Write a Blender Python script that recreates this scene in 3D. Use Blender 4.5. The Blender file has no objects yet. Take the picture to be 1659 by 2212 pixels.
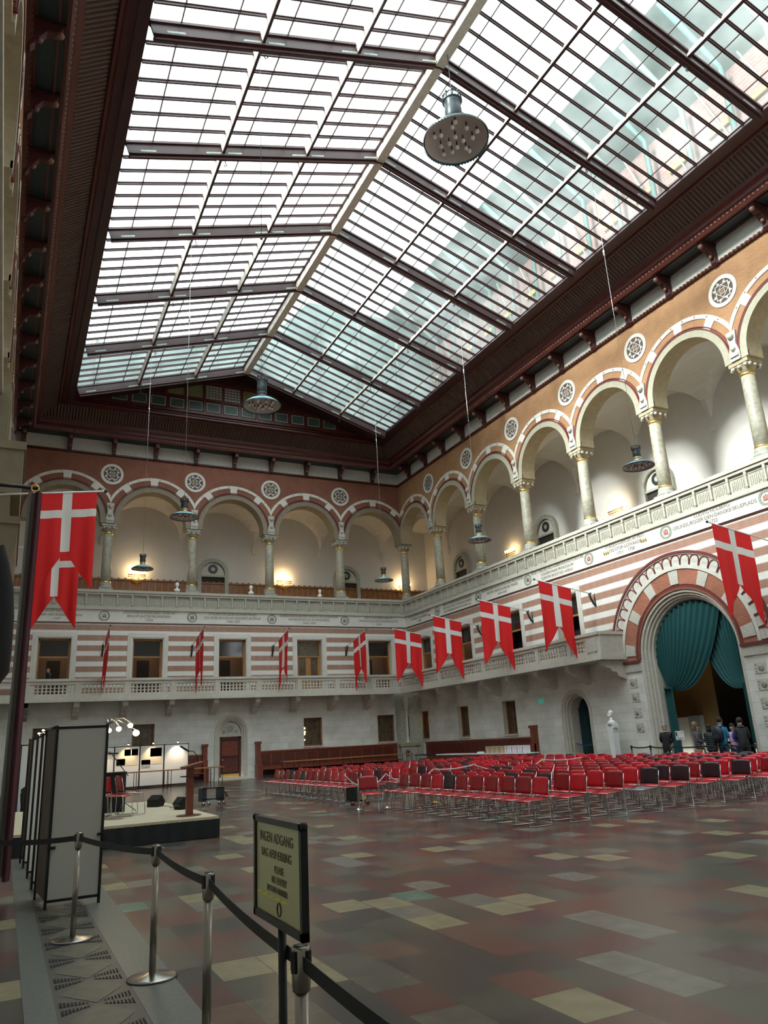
import bpy, bmesh, math, random
from math import sin, cos, pi, radians, sqrt, floor
from mathutils import Vector, Matrix
random.seed(7)
SC = bpy.context.scene
COL = SC.collection

# ------------------------------------------------------------------ camera
cam_d = bpy.data.cameras.new('camera'); cam = bpy.data.objects.new('camera', cam_d); COL.objects.link(cam)
YAW, PITCH, ROLL, FPX = .4683, .2968, -.0553, 1611.94
fw = Vector((cos(PITCH)*sin(YAW), cos(PITCH)*cos(YAW), sin(PITCH)))
rt = Vector((cos(YAW), -sin(YAW), 0)); up = rt.cross(fw)
r2 = rt*cos(ROLL)+up*sin(ROLL); u2 = -rt*sin(ROLL)+up*cos(ROLL)
cam.matrix_world = Matrix(((r2.x, u2.x, -fw.x, 0), (r2.y, u2.y, -fw.y, 0), (r2.z, u2.z, -fw.z, 1.6), (0, 0, 0, 1)))
cam_d.sensor_fit = 'VERTICAL'; cam_d.sensor_height = 36; cam_d.lens = 36*FPX/2212
cam_d.clip_start = .05; cam_d.clip_end = 500
SC.camera = cam

# ------------------------------------------------------------------ light, exposure
SC.view_settings.view_transform = 'Standard'; SC.view_settings.look = 'None'
SC.view_settings.gamma = 1; SC.view_settings.use_curve_mapping = False
SC.view_settings.exposure = 0.41
WORLD_STRENGTH = 3.3
w = bpy.data.worlds.new('overcast'); SC.world = w; w.use_nodes = True
nt = w.node_tree; nt.nodes.clear()
out = nt.nodes.new('ShaderNodeOutputWorld'); bg = nt.nodes.new('ShaderNodeBackground')
tc = nt.nodes.new('ShaderNodeTexCoord'); dt = nt.nodes.new('ShaderNodeVectorMath'); dt.operation = 'DOT_PRODUCT'
dt.inputs[1].default_value = Vector((-.80, -.25, .55)).normalized()
mr = nt.nodes.new('ShaderNodeMapRange'); mr.inputs[1].default_value = -.2; mr.inputs[2].default_value = 1
mr.inputs[3].default_value = .72; mr.inputs[4].default_value = 1.5
ml = nt.nodes.new('ShaderNodeMath'); ml.operation = 'MULTIPLY'; ml.inputs[1].default_value = WORLD_STRENGTH
nt.links.new(tc.outputs['Generated'], dt.inputs[0]); nt.links.new(dt.outputs['Value'], mr.inputs[0])
nt.links.new(mr.outputs[0], ml.inputs[0]); nt.links.new(ml.outputs[0], bg.inputs['Strength'])
bg.inputs['Color'].default_value = (.90, .97, 1.0, 1); nt.links.new(bg.outputs[0], out.inputs[0])
sd = bpy.data.lights.new('hazy_sun', 'SUN'); sd.energy = 11.5; sd.angle = radians(15); sd.color = (1, .98, .95)
so = bpy.data.objects.new('hazy_sun', sd); COL.objects.link(so)
so.rotation_euler = Vector((.86, .10, -.50)).to_track_quat('-Z', 'Y').to_euler()

# ------------------------------------------------------------------ materials
MAT = {}
def mat(name, col, rough=.6, metal=0, spec=.5, noise=0, nscale=4, bump=0, bscale=30, emit=None, estr=0, trans=0, coat=0):
    m = bpy.data.materials.new(name); m.use_nodes = True; n = m.node_tree; b = n.nodes['Principled BSDF']
    b.inputs['Base Color'].default_value = (*col, 1); b.inputs['Roughness'].default_value = rough
    b.inputs['Metallic'].default_value = metal; b.inputs['Specular IOR Level'].default_value = spec
    if coat: b.inputs['Coat Weight'].default_value = coat
    g = n.nodes.new('ShaderNodeNewGeometry')
    if noise:
        t = n.nodes.new('ShaderNodeTexNoise'); t.inputs['Scale'].default_value = nscale; t.inputs['Detail'].default_value = 5
        n.links.new(g.outputs['Position'], t.inputs['Vector'])
        r = n.nodes.new('ShaderNodeMapRange'); r.inputs[1].default_value = .3; r.inputs[2].default_value = .7
        r.inputs[3].default_value = 1-noise; r.inputs[4].default_value = 1+noise
        mx = n.nodes.new('ShaderNodeVectorMath'); mx.operation = 'SCALE'; mx.inputs[0].default_value = col
        n.links.new(t.outputs['Fac'], r.inputs[0]); n.links.new(r.outputs[0], mx.inputs['Scale'])
        n.links.new(mx.outputs[0], b.inputs['Base Color'])
    if bump:
        t = n.nodes.new('ShaderNodeTexNoise'); t.inputs['Scale'].default_value = bscale
        n.links.new(g.outputs['Position'], t.inputs['Vector'])
        bp = n.nodes.new('ShaderNodeBump'); bp.inputs['Strength'].default_value = bump; bp.inputs['Distance'].default_value = .03
        n.links.new(t.outputs['Fac'], bp.inputs['Height']); n.links.new(bp.outputs[0], b.inputs['Normal'])
    if emit:
        b.inputs['Emission Color'].default_value = (*emit, 1); b.inputs['Emission Strength'].default_value = estr
    MAT[name] = m
    return m

def mnode(n, op, a, b=None, c=None):
    x = n.nodes.new('ShaderNodeMath'); x.operation = op
    for i, v in enumerate((a, b, c)):
        if v is None: continue
        if isinstance(v, (int, float)): x.inputs[i].default_value = v
        else: n.links.new(v, x.inputs[i])
    return x.outputs[0]
def wallcoords(n):
    g = n.nodes.new('ShaderNodeNewGeometry'); s = n.nodes.new('ShaderNodeSeparateXYZ')
    n.links.new(g.outputs['Position'], s.inputs[0])
    return mnode(n, 'ADD', s.outputs[0], s.outputs[1]), s.outputs[2], g
def mixc(n, fac, a, b):
    x = n.nodes.new('ShaderNodeMix'); x.data_type = 'RGBA'
    if isinstance(fac, (int, float)): x.inputs[0].default_value = fac
    else: n.links.new(fac, x.inputs[0])
    for v, k in ((a, 6), (b, 7)):
        if isinstance(v, tuple): x.inputs[k].default_value = (*v, 1)
        else: n.links.new(v, x.inputs[k])
    return x.outputs[2]
def ramp(n, fac, stops, interp='CONSTANT'):
    r = n.nodes.new('ShaderNodeValToRGB'); r.color_ramp.interpolation = interp
    e = r.color_ramp.elements
    while len(e) < len(stops): e.new(.5)
    for el, (p, c) in zip(e, stops): el.position = p; el.color = (*c, 1)
    n.links.new(fac, r.inputs[0]); return r.outputs[0]
def brickmat(name, c1, c2, mortar, bw, bh, ms=.012, rough=.8, bump=.3):
    m = bpy.data.materials.new(name); m.use_nodes = True; n = m.node_tree; b = n.nodes['Principled BSDF']
    u, z, g = wallcoords(n); cb = n.nodes.new('ShaderNodeCombineXYZ'); n.links.new(u, cb.inputs[0]); n.links.new(z, cb.inputs[1])
    t = n.nodes.new('ShaderNodeTexBrick'); n.links.new(cb.outputs[0], t.inputs['Vector'])
    t.inputs['Color1'].default_value = (*c1, 1); t.inputs['Color2'].default_value = (*c2, 1); t.inputs['Mortar'].default_value = (*mortar, 1)
    t.inputs['Scale'].default_value = 1; t.inputs['Mortar Size'].default_value = ms
    t.inputs['Brick Width'].default_value = bw; t.inputs['Row Height'].default_value = bh
    ns = n.nodes.new('ShaderNodeTexNoise'); ns.inputs['Scale'].default_value = 1.3; ns.inputs['Detail'].default_value = 6
    n.links.new(g.outputs['Position'], ns.inputs['Vector'])
    mr = n.nodes.new('ShaderNodeMapRange'); mr.inputs[1].default_value = .3; mr.inputs[2].default_value = .7; mr.inputs[3].default_value = .85; mr.inputs[4].default_value = 1.12
    n.links.new(ns.outputs['Fac'], mr.inputs[0])
    sc = n.nodes.new('ShaderNodeVectorMath'); sc.operation = 'SCALE'; n.links.new(t.outputs['Color'], sc.inputs[0]); n.links.new(mr.outputs[0], sc.inputs['Scale'])
    n.links.new(sc.outputs[0], b.inputs['Base Color']); b.inputs['Roughness'].default_value = rough
    bp = n.nodes.new('ShaderNodeBump'); bp.invert = True; bp.inputs['Strength'].default_value = bump; bp.inputs['Distance'].default_value = .01
    n.links.new(t.outputs['Fac'], bp.inputs['Height']); n.links.new(bp.outputs[0], b.inputs['Normal'])
    MAT[name] = m; return m

brickmat('ashlar', (.74, .735, .69), (.66, .65, .60), (.47, .46, .42), 1.05, .36, .006, .75, .15)
mat('parapet_stone', (.46, .44, .375), .75, noise=.08, nscale=6)
mat('parapet_carved', (.42, .40, .335), .75, noise=.15, nscale=14, bump=.5)
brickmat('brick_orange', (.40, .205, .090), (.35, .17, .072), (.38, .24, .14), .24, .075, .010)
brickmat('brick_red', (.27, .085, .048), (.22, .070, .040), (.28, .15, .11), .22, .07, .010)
brickmat('brick_portal', (.38, .13, .075), (.32, .10, .06), (.42, .22, .15), .20, .065, .008)
brickmat('brick_outer', (.15, .065, .055), (.12, .08, .065), (.16, .12, .11), .6, .2, .02)
mat('marble', (.64, .62, .57), .55, noise=.05, nscale=3)
mat('stone_pale', (.56, .53, .465), .7, noise=.08, nscale=6, bump=.15)
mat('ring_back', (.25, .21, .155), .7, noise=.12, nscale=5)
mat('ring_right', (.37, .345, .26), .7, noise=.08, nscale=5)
mat('stone_carved', (.54, .52, .46), .75, noise=.15, nscale=14, bump=.5, bscale=22)
mat('stone_tan', (.40, .33, .21), .7, noise=.10, nscale=5)
mat('stone_grey', (.34, .34, .29), .6, noise=.22, nscale=9)
mat('oriel_stone_shaded', (.20, .17, .11), .75, noise=.1, nscale=3)  # stone darkened in its colour for the unlit left wall
mat('stone_dim', (.30, .26, .17), .75, noise=.1, nscale=3)
mat('plaster', (.56, .54, .515), .9, noise=.03, nscale=2)
mat('frieze_stone', (.50, .50, .45), .8, noise=.08, nscale=5)
mat('bead_brick', (.16, .035, .03), .6)
mat('pink_ground', (.56, .43, .39), .8, noise=.15, nscale=20, bump=.5, bscale=40)
mat('wood_maroon', (.060, .015, .013), .45, noise=.15, nscale=8)
mat('wood_maroon_dark', (.035, .010, .009), .5, noise=.1)
mat('wood_red', (.10, .022, .015), .35, noise=.18, nscale=5)
mat('wood_brown', (.22, .09, .035), .4, noise=.2, nscale=6)
mat('wood_oak', (.36, .17, .055), .4, noise=.15, nscale=6)
mat('wood_bench', (.20, .045, .025), .35, noise=.2, nscale=6)
mat('table_wood', (.42, .18, .09), .35, noise=.15, nscale=8)
mat('lectern_wood', (.17, .042, .024), .4, noise=.15, nscale=8)
mat('gold_dull', (.45, .38, .24), .4, metal=.6)
mat('column_stone', (.205, .195, .15), .45, noise=.22, nscale=7)
mat('teal_panel', (.020, .038, .040), .5)
mat('bead_pink', (.20, .10, .075), .5)
mat('steel_maroon', (.050, .020, .022), .45)
mat('steel_cream', (.62, .55, .47), .5, noise=.12, nscale=9)
mat('plate_green', (.30, .38, .34), .5, noise=.2, nscale=20)
mat('outer_pale', (.13, .17, .155), .8, noise=.10, nscale=1)
mat('outer_grey', (.17, .23, .21), .8, noise=.06, nscale=.4)
mat('outer_teal', (.07, .15, .135), .7)
mat('outer_yellow', (.5, .33, .04), .7)
mat('gold', (.83, .56, .16), .3, metal=.9)
mat('black_metal', (.012, .012, .013), .4, metal=.3)
mat('iron', (.05, .05, .05), .45, metal=.7)
mat('steel', (.55, .54, .52), .22, metal=1)
mat('brushed_steel', (.33, .31, .275), .26, metal=1)
mat('chrome', (.48, .47, .46), .16, metal=1)
mat('chair_red', (.50, .006, .018), .32)
mat('chair_red_dark', (.26, .005, .011), .35)
mat('chair_black', (.028, .010, .016), .35)
mat('chair_seat_sheen', (.22, .20, .25), .3)  # pale seat colour painting the glossy reflection on the plastic
mat('flag_red', (.70, .008, .010), .75)
mat('flag_white', (.74, .74, .72), .75)
mat('white_gloss', (.78, .82, .84), .35)
mat('bust_white', (.80, .81, .80), .5)
mat('lamp_blue', (.16, .34, .38), .35, metal=.4)
mat('lamp_dark', (.045, .055, .06), .4, metal=.5)
mat('lamp_inner', (.42, .38, .37), .5)
mat('bulb_off', (.78, .74, .70), .2)
mat('bulb_warm', (1, .8, .4), .5, emit=(1, .72, .32), estr=22)
mat('bulb_white', (1, .9, .7), .5, emit=(1, .80, .50), estr=14)
mat('reflection_glow', (1, .9, .6), .5, emit=(1, .80, .42), estr=5)  # emissive colour imitating lamps mirrored in the ground-floor panes
mat('panel_grey', (.46, .45, .42), .85)
mat('panel_white', (.70, .71, .72), .7)
mat('panel_brown', (.075, .055, .045), .8)
mat('paper_tan', (.62, .56, .45), .8)
mat('paper_print', (.33, .29, .26), .8, noise=.5, nscale=6)
mat('paper_print2', (.32, .34, .38), .8, noise=.6, nscale=18)
mat('stage_top', (.52, .46, .33), .8, noise=.05)
mat('stage_skirt', (.012, .016, .020), .85)
mat('fabric_black', (.010, .010, .011), .9)
mat('belt_black', (.012, .012, .013), .7)
mat('velvet_maroon', (.060, .010, .022), .8)
mat('grey_lining', (.17, .165, .15), .85)
mat('curtain_teal', (.010, .085, .092), .75)
mat('curtain_dark', (.010, .040, .045), .8)
mat('rope_white', (.55, .58, .66), .5)
mat('rope_blue', (.03, .08, .22), .5)
mat('post_yellow', (.60, .36, .05), .4, metal=.4)
mat('sign_paper', (.48, .47, .23), .28)
mat('sign_yellow', (.72, .66, .02), .4)
mat('sign_ink', (.07, .065, .03), .5)
mat('exit_green', (.05, .42, .35), .5, emit=(.1, .75, .6), estr=.15)
mat('ink_stone', (.15, .135, .105), .8)
mat('ink_red', (.38, .12, .09), .8)
mat('wreath_green', (.26, .29, .235), .8, noise=.3, nscale=25)
mat('medal_dark', (.11, .075, .06), .7)
mat('medal_white', (.72, .70, .64), .6)
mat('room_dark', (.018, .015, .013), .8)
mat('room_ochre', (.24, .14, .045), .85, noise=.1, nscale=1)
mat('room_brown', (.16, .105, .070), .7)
mat('glass_dark', (.02, .017, .014), .08)
mat('glass_warm', (.10, .075, .05), .12, noise=.4, nscale=5)
mat('glass_teal', (.055, .085, .080), .4)
mat('glass_leaded', (.38, .40, .34), .4, noise=.2, nscale=9)
mat('glass_olive', (.20, .19, .09), .4, noise=.2, nscale=9)
mat('floor_border', (.098, .104, .094), .45, noise=.18, nscale=30)
mat('floor_grille', (.085, .080, .055), .5, noise=.2, nscale=9)
mat('floor_grille_rim', (.06, .053, .045), .5, noise=.15, nscale=9)
mat('grille_dark', (.040, .035, .030), .4)
mat('slot', (.008, .008, .008), .9)
mat('cardboard', (.45, .33, .19), .8); mat('box_white', (.72, .72, .74), .7)
mat('skin', (.50, .30, .22), .6); mat('hair_brown', (.11, .055, .028), .7); mat('hair_dark', (.02, .016, .014), .7)
mat('hair_grey', (.25, .24, .23), .7); mat('hair_blond', (.24, .14, .07), .7)
mat('cloth_black', (.010, .010, .013), .7); mat('cloth_navy', (.015, .022, .035), .45); mat('cloth_blue', (.02, .30, .55), .6)
mat('cloth_grey', (.10, .085, .10), .8); mat('cloth_tan', (.36, .22, .11), .85); mat('cloth_jeans', (.03, .08, .16), .8)
mat('cloth_lightblue', (.25, .55, .70), .7); mat('flag_red_dull', (.35, .10, .09), .6)
mat('cloth_pink', (.60, .36, .50), .8); mat('cloth_royal', (.03, .06, .55), .6); mat('shirt_white', (.7, .72, .75), .7)

# glass of the skylight: thin, slightly dirty cast glass
m = bpy.data.materials.new('skylight_glass'); m.use_nodes = True; n = m.node_tree; n.nodes.clear()
o = n.nodes.new('ShaderNodeOutputMaterial'); tr = n.nodes.new('ShaderNodeBsdfTransparent'); tr.inputs[0].default_value = (.86, .93, .91, 1)
tl = n.nodes.new('ShaderNodeBsdfTranslucent'); tl.inputs[0].default_value = (.85, .93, .90, 1)
g = n.nodes.new('ShaderNodeNewGeometry'); ns = n.nodes.new('ShaderNodeTexNoise'); ns.inputs['Scale'].default_value = .5; ns.inputs['Detail'].default_value = 4
n.links.new(g.outputs['Position'], ns.inputs['Vector'])
r = n.nodes.new('ShaderNodeMapRange'); r.inputs[1].default_value = .35; r.inputs[2].default_value = .7; r.inputs[3].default_value = .05; r.inputs[4].default_value = .20
n.links.new(ns.outputs['Fac'], r.inputs[0]); mx = n.nodes.new('ShaderNodeMixShader'); n.links.new(r.outputs[0], mx.inputs[0])
n.links.new(tr.outputs[0], mx.inputs[1]); n.links.new(tl.outputs[0], mx.inputs[2]); n.links.new(mx.outputs[0], o.inputs[0])
MAT['skylight_glass'] = m

# striped masonry of brick mosaic bands between white marble courses
m = bpy.data.materials.new('striped_masonry'); m.use_nodes = True; n = m.node_tree; b = n.nodes['Principled BSDF']
u, z, g = wallcoords(n)
zz = mnode(n, 'MODULO', mnode(n, 'ADD', z, 100*.548-8.04), .548)      # 0 at the foot of each brick band
isb = mnode(n, 'LESS_THAN', zz, .31)
uu = mnode(n, 'DIVIDE', u, .42)
cell = mnode(n, 'FRACT', uu)
vert = mnode(n, 'GREATER_THAN', cell, .64)
s1 = mnode(n, 'GREATER_THAN', mnode(n, 'FRACT', mnode(n, 'DIVIDE', zz, .0775)), .78)
s2 = mnode(n, 'GREATER_THAN', mnode(n, 'FRACT', mnode(n, 'MULTIPLY', uu, 7.0)), .70)
edge = mnode(n, 'GREATER_THAN', mnode(n, 'ABSOLUTE', mnode(n, 'SUBTRACT', mnode(n, 'MODULO', cell, .64), .02)), .0)
stripe = mnode(n, 'ADD', mnode(n, 'MULTIPLY', s1, mnode(n, 'SUBTRACT', 1, vert)), mnode(n, 'MULTIPLY', s2, vert))
border = mnode(n, 'GREATER_THAN', mnode(n, 'ABSOLUTE', mnode(n, 'SUBTRACT', zz, .155)), .135)
ns = n.nodes.new('ShaderNodeTexNoise'); ns.inputs['Scale'].default_value = 2.2; n.links.new(g.outputs['Position'], ns.inputs['Vector'])
base = mixc(n, ns.outputs['Fac'], (.36, .205, .150), (.45, .285, .215))
dark = mixc(n, ns.outputs['Fac'], (.23, .085, .055), (.33, .15, .10))
bc = mixc(n, stripe, base, dark); bc = mixc(n, border, bc, (.44, .35, .29))
jt = n.nodes.new('ShaderNodeTexNoise'); jt.inputs['Scale'].default_value = 3.5; jt.inputs['Detail'].default_value = 6; n.links.new(g.outputs['Position'], jt.inputs['Vector'])
wh = mixc(n, jt.outputs['Fac'], (.68, .68, .65), (.80, .79, .75))
n.links.new(mixc(n, isb, wh, bc), b.inputs['Base Color']); b.inputs['Roughness'].default_value = .6
MAT['striped'] = m

# ribbed dark boarding of the cove
m = bpy.data.materials.new('reeded_wood'); m.use_nodes = True; n = m.node_tree; b = n.nodes['Principled BSDF']
g = n.nodes.new('ShaderNodeNewGeometry'); s = n.nodes.new('ShaderNodeSeparateXYZ'); n.links.new(g.outputs['Position'], s.inputs[0])
q = n.nodes.new('ShaderNodeSeparateXYZ'); n.links.new(g.outputs['True Normal'], q.inputs[0])
sel = mnode(n, 'GREATER_THAN', mnode(n, 'ABSOLUTE', q.outputs[0]), mnode(n, 'ABSOLUTE', q.outputs[1]))
u = mnode(n, 'ADD', mnode(n, 'MULTIPLY', sel, s.outputs[1]), mnode(n, 'MULTIPLY', mnode(n, 'SUBTRACT', 1, sel), s.outputs[0])); f = mnode(n, 'SINE', mnode(n, 'MULTIPLY', u, 2*pi/.16))
n.links.new(mixc(n, mnode(n, 'GREATER_THAN', f, .1), (.045, .018, .015), (.13, .075, .05)), b.inputs['Base Color']); b.inputs['Roughness'].default_value = .5
bp = n.nodes.new('ShaderNodeBump'); bp.inputs['Distance'].default_value = .03; n.links.new(f, bp.inputs['Height']); n.links.new(bp.outputs[0], b.inputs['Normal'])
MAT['reeded'] = m

# stone floor: courses run along the hall, mixed colours
m = bpy.data.materials.new('floor_stone'); m.use_nodes = True; n = m.node_tree; b = n.nodes['Principled BSDF']
g = n.nodes.new('ShaderNodeNewGeometry'); s = n.nodes.new('ShaderNodeSeparateXYZ'); n.links.new(g.outputs['Position'], s.inputs[0])
row = mnode(n, 'FLOOR', mnode(n, 'DIVIDE', mnode(n, 'ADD', s.outputs[0], 20), .385))
wn = n.nodes.new('ShaderNodeTexWhiteNoise'); wn.noise_dimensions = '1D'; n.links.new(row, wn.inputs['W'])
ysh = mnode(n, 'DIVIDE', mnode(n, 'ADD', s.outputs[1], mnode(n, 'MULTIPLY', wn.outputs['Value'], 3.0)), .52)
tile = mnode(n, 'FLOOR', ysh)
cb = n.nodes.new('ShaderNodeCombineXYZ'); n.links.new(row, cb.inputs[0]); n.links.new(tile, cb.inputs[1])
w2 = n.nodes.new('ShaderNodeTexWhiteNoise'); w2.noise_dimensions = '3D'; n.links.new(cb.outputs[0], w2.inputs['Vector'])
colr = ramp(n, w2.outputs['Value'], [(0, (.092, .042, .036)), (.15, (.120, .074, .054)), (.30, (.092, .086, .070)), (.45, (.050, .047, .044)),
    (.58, (.125, .056, .042)), (.68, (.070, .072, .056)), (.77, (.080, .042, .046)), (.84, (.150, .147, .125)), (.905, (.230, .205, .125)), (.985, (.085, .16, .13))])
ns = n.nodes.new('ShaderNodeTexNoise'); ns.inputs['Scale'].default_value = 5; ns.inputs['Detail'].default_value = 7; n.links.new(g.outputs['Position'], ns.inputs['Vector'])
mr = n.nodes.new('ShaderNodeMapRange'); mr.inputs[1].default_value = .25; mr.inputs[2].default_value = .75; mr.inputs[3].default_value = .86; mr.inputs[4].default_value = 1.14
n.links.new(ns.outputs['Fac'], mr.inputs[0])
sc = n.nodes.new('ShaderNodeVectorMath'); sc.operation = 'SCALE'; n.links.new(colr, sc.inputs[0]); n.links.new(mr.outputs[0], sc.inputs['Scale'])
fx = mnode(n, 'FRACT', mnode(n, 'DIVIDE', mnode(n, 'ADD', s.outputs[0], 20), .385)); fy = mnode(n, 'FRACT', ysh)
j = mnode(n, 'MAXIMUM', mnode(n, 'LESS_THAN', fx, .018), mnode(n, 'LESS_THAN', fy, .013))
n.links.new(mixc(n, j, sc.outputs[0], (.05, .042, .038)), b.inputs['Base Color'])
b.inputs['Roughness'].default_value = .27; b.inputs['Specular IOR Level'].default_value = .4
MAT['floor'] = m

# ------------------------------------------------------------------ mesh helpers
class MB:
    def __init__(s): s.v = []; s.f = []; s.m = []; s.ms = []; s.sm = []
    def mi(s, name):
        if name not in s.ms: s.ms.append(name)
        return s.ms.index(name)
    def face(s, pts, m, smooth=False):
        i = len(s.v); s.v += [tuple(p) for p in pts]; s.f.append(tuple(range(i, i+len(pts)))); s.m.append(s.mi(m)); s.sm.append(smooth)
    def faces(s, vs, fs, m, smooth=False):
        i = len(s.v); s.v += [tuple(p) for p in vs]; k = s.mi(m)
        for f in fs: s.f.append(tuple(i+a for a in f)); s.m.append(k); s.sm.append(smooth)
    def hexa(s, c, m):   # 8 corners: bottom 4 then top 4
        s.faces(c, [(0, 3, 2, 1), (4, 5, 6, 7), (0, 1, 5, 4), (1, 2, 6, 5), (2, 3, 7, 6), (3, 0, 4, 7)], m)
    def box(s, x0, x1, y0, y1, z0, z1, m, F=None):
        c = [(x0, y0, z0), (x1, y0, z0), (x1, y1, z0), (x0, y1, z0), (x0, y0, z1), (x1, y0, z1), (x1, y1, z1), (x0, y1, z1)]
        if F: c = [F(*p) for p in c]
        s.hexa(c, m)
    def obox(s, c, ax, ay, az, m):   # oriented box, half-axes vectors
        c = Vector(c); ax = Vector(ax); ay = Vector(ay); az = Vector(az)
        s.hexa([c-ax-ay-az, c+ax-ay-az, c+ax+ay-az, c-ax+ay-az, c-ax-ay+az, c+ax-ay+az, c+ax+ay+az, c-ax+ay+az], m)
    def lathe(s, prof, c=(0, 0, 0), m='steel', n=20, smooth=True, caps=True):
        vs = []; fs = []
        for r, z in prof:
            for k in range(n): a = 2*pi*k/n; vs.append((c[0]+r*cos(a), c[1]+r*sin(a), c[2]+z))
        for i in range(len(prof)-1):
            for k in range(n): fs.append((i*n+k, i*n+(k+1) % n, (i+1)*n+(k+1) % n, (i+1)*n+k))
        if caps: fs.append(tuple(range(n))[::-1]); fs.append(tuple((len(prof)-1)*n+k for k in range(n)))
        s.faces(vs, fs, m, smooth)
    def tube(s, pts, r, m, n=8, smooth=True):
        pts = [Vector(p) for p in pts]; vs = []; fs = []; prev = None
        for i, p in enumerate(pts):
            d = (pts[min(i+1, len(pts)-1)]-pts[max(i-1, 0)]).normalized()
            a = prev if prev is not None else (Vector((0, 0, 1)) if abs(d.z) < .9 else Vector((1, 0, 0)))
            x = (a-d*a.dot(d)).normalized(); y = d.cross(x); prev = x
            rr = r[i] if isinstance(r, (list, tuple)) else r
            for k in range(n): t = 2*pi*k/n; vs.append(p+x*rr*cos(t)+y*rr*sin(t))
        for i in range(len(pts)-1):
            for k in range(n): fs.append((i*n+k, i*n+(k+1) % n, (i+1)*n+(k+1) % n, (i+1)*n+k))
        fs.append(tuple(range(n))[::-1]); fs.append(tuple((len(pts)-1)*n+k for k in range(n)))
        s.faces(vs, fs, m, smooth)
    def ball(s, c, r, m, n=10, rn=6, sx=1, sy=1, sz=1):
        vs = [(c[0], c[1], c[2]-r*sz)]; fs = []
        for i in range(1, rn):
            a = -pi/2+pi*i/rn
            for k in range(n): t = 2*pi*k/n; vs.append((c[0]+r*sx*cos(a)*cos(t), c[1]+r*sy*cos(a)*sin(t), c[2]+r*sz*sin(a)))
        vs.append((c[0], c[1], c[2]+r*sz))
        for k in range(n): fs.append((0, 1+(k+1) % n, 1+k)); fs.append((len(vs)-1, len(vs)-1-n+k, len(vs)-1-n+(k+1) % n))
        for i in range(rn-2):
            for k in range(n): a = 1+i*n+k; b = 1+i*n+(k+1) % n; fs.append((a, b, b+n, a+n))
        s.faces(vs, fs, m, True)
    def prism(s, poly, d0, d1, F, m):   # polygon (a,b) extruded over third coordinate; F(a,b,d)
        n = len(poly); a = [F(p, q, d0) for p, q in poly]; b = [F(p, q, d1) for p, q in poly]
        s.faces(a+b, [tuple(range(n))[::-1], tuple(range(n, 2*n))]+[(i, (i+1) % n, n+(i+1) % n, n+i) for i in range(n)], m)
    def build(s, name, parent=None, fix=True):
        off = Vector(parent['_o']) if parent is not None and '_o' in parent else Vector((0, 0, 0))
        me = bpy.data.meshes.new(name); me.from_pydata([Vector(v)-off for v in s.v], [], s.f)
        for k in s.ms: me.materials.append(MAT[k])
        me.polygons.foreach_set('material_index', s.m); me.polygons.foreach_set('use_smooth', s.sm)
        if fix:
            bm = bmesh.new(); bm.from_mesh(me); bmesh.ops.recalc_face_normals(bm, faces=bm.faces); bm.to_mesh(me); bm.free()
        me.update()
        o = bpy.data.objects.new(name, me); COL.objects.link(o)
        if parent is not None:
            o.parent = parent
            if '_o' in parent: o['_o'] = tuple(parent['_o'])
        return o
def tag(o, label=None, cat=None, group=None, kind=None):
    if label: o['label'] = label
    if cat: o['category'] = cat
    if group: o['group'] = group
    if kind: o['kind'] = kind
    return o
TMP = []
def empty(name, loc, label=None, cat=None, group=None, kind=None, rz=0):
    o = bpy.data.objects.new(name, None); COL.objects.link(o); o.location = loc; o.rotation_euler = (0, 0, rz)
    o.empty_display_size = .1
    o['_o'] = tuple(loc) if not rz else (0., 0., 0.); TMP.append(o)
    return tag(o, label, cat, group, kind)
def struct(mb, name, parent=None):
    o = mb.build(name, parent)
    if parent is None: o['kind'] = 'structure'
    return o
def copy_tree(o, parent=None):
    c = o.copy(); COL.objects.link(c)
    if parent is not None: c.parent = parent
    for ch in list(o.children): copy_tree(ch, c)
    return c
def text(body, size, org, xd, zd=(0, 0, 1), m='ink_stone', parent=None, name='inscription', ext=.006, space=1.0):
    cu = bpy.data.curves.new('t', 'FONT'); cu.body = body; cu.size = size; cu.align_x = 'CENTER'; cu.align_y = 'CENTER'; cu.extrude = ext; cu.space_character = space
    t = bpy.data.objects.new('t', cu); COL.objects.link(t); dg = bpy.context.evaluated_depsgraph_get(); dg.update()
    me = bpy.data.meshes.new_from_object(t.evaluated_get(dg)); bpy.data.objects.remove(t)
    xd = Vector(xd); zd = Vector(zd); nn = xd.cross(zd); off = Vector(parent['_o']) if parent is not None and '_o' in parent else Vector((0, 0, 0))
    o3 = Vector(org)-off
    for v in me.vertices: v.co = o3+xd*v.co.x+zd*v.co.y+nn*v.co.z
    me.materials.clear(); me.materials.append(MAT[m]); me.name = name
    o = bpy.data.objects.new(name, me); COL.objects.link(o)
    if parent is not None: o.parent = parent
    return o
ORD = ['first', 'second', 'third', 'fourth', 'fifth', 'sixth', 'seventh', 'eighth', 'ninth', 'tenth', 'eleventh', 'twelfth', 'thirteenth', 'fourteenth', 'fifteenth', 'sixteenth', 'seventeenth', 'eighteenth', 'nineteenth']

# wall frames: u along the wall, d out of the wall into the hall, z up
XR, XL, YB, YN = 22.72, -.93, 42.62, -1.0
def FB(u, d, z): return (u, YB-d, z)
def FR(u, d, z): return (XR-d, u, z)
def FL(u, d, z): return (XL+d, u, z)
S1, S2 = 4.70, 4.515
CB = [23.09-S1*k for k in range(6)]      # arcade axes on the back wall (x)
CR = [43.0-S2*k for k in range(10)]      # arcade axes on the long walls (y)
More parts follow.
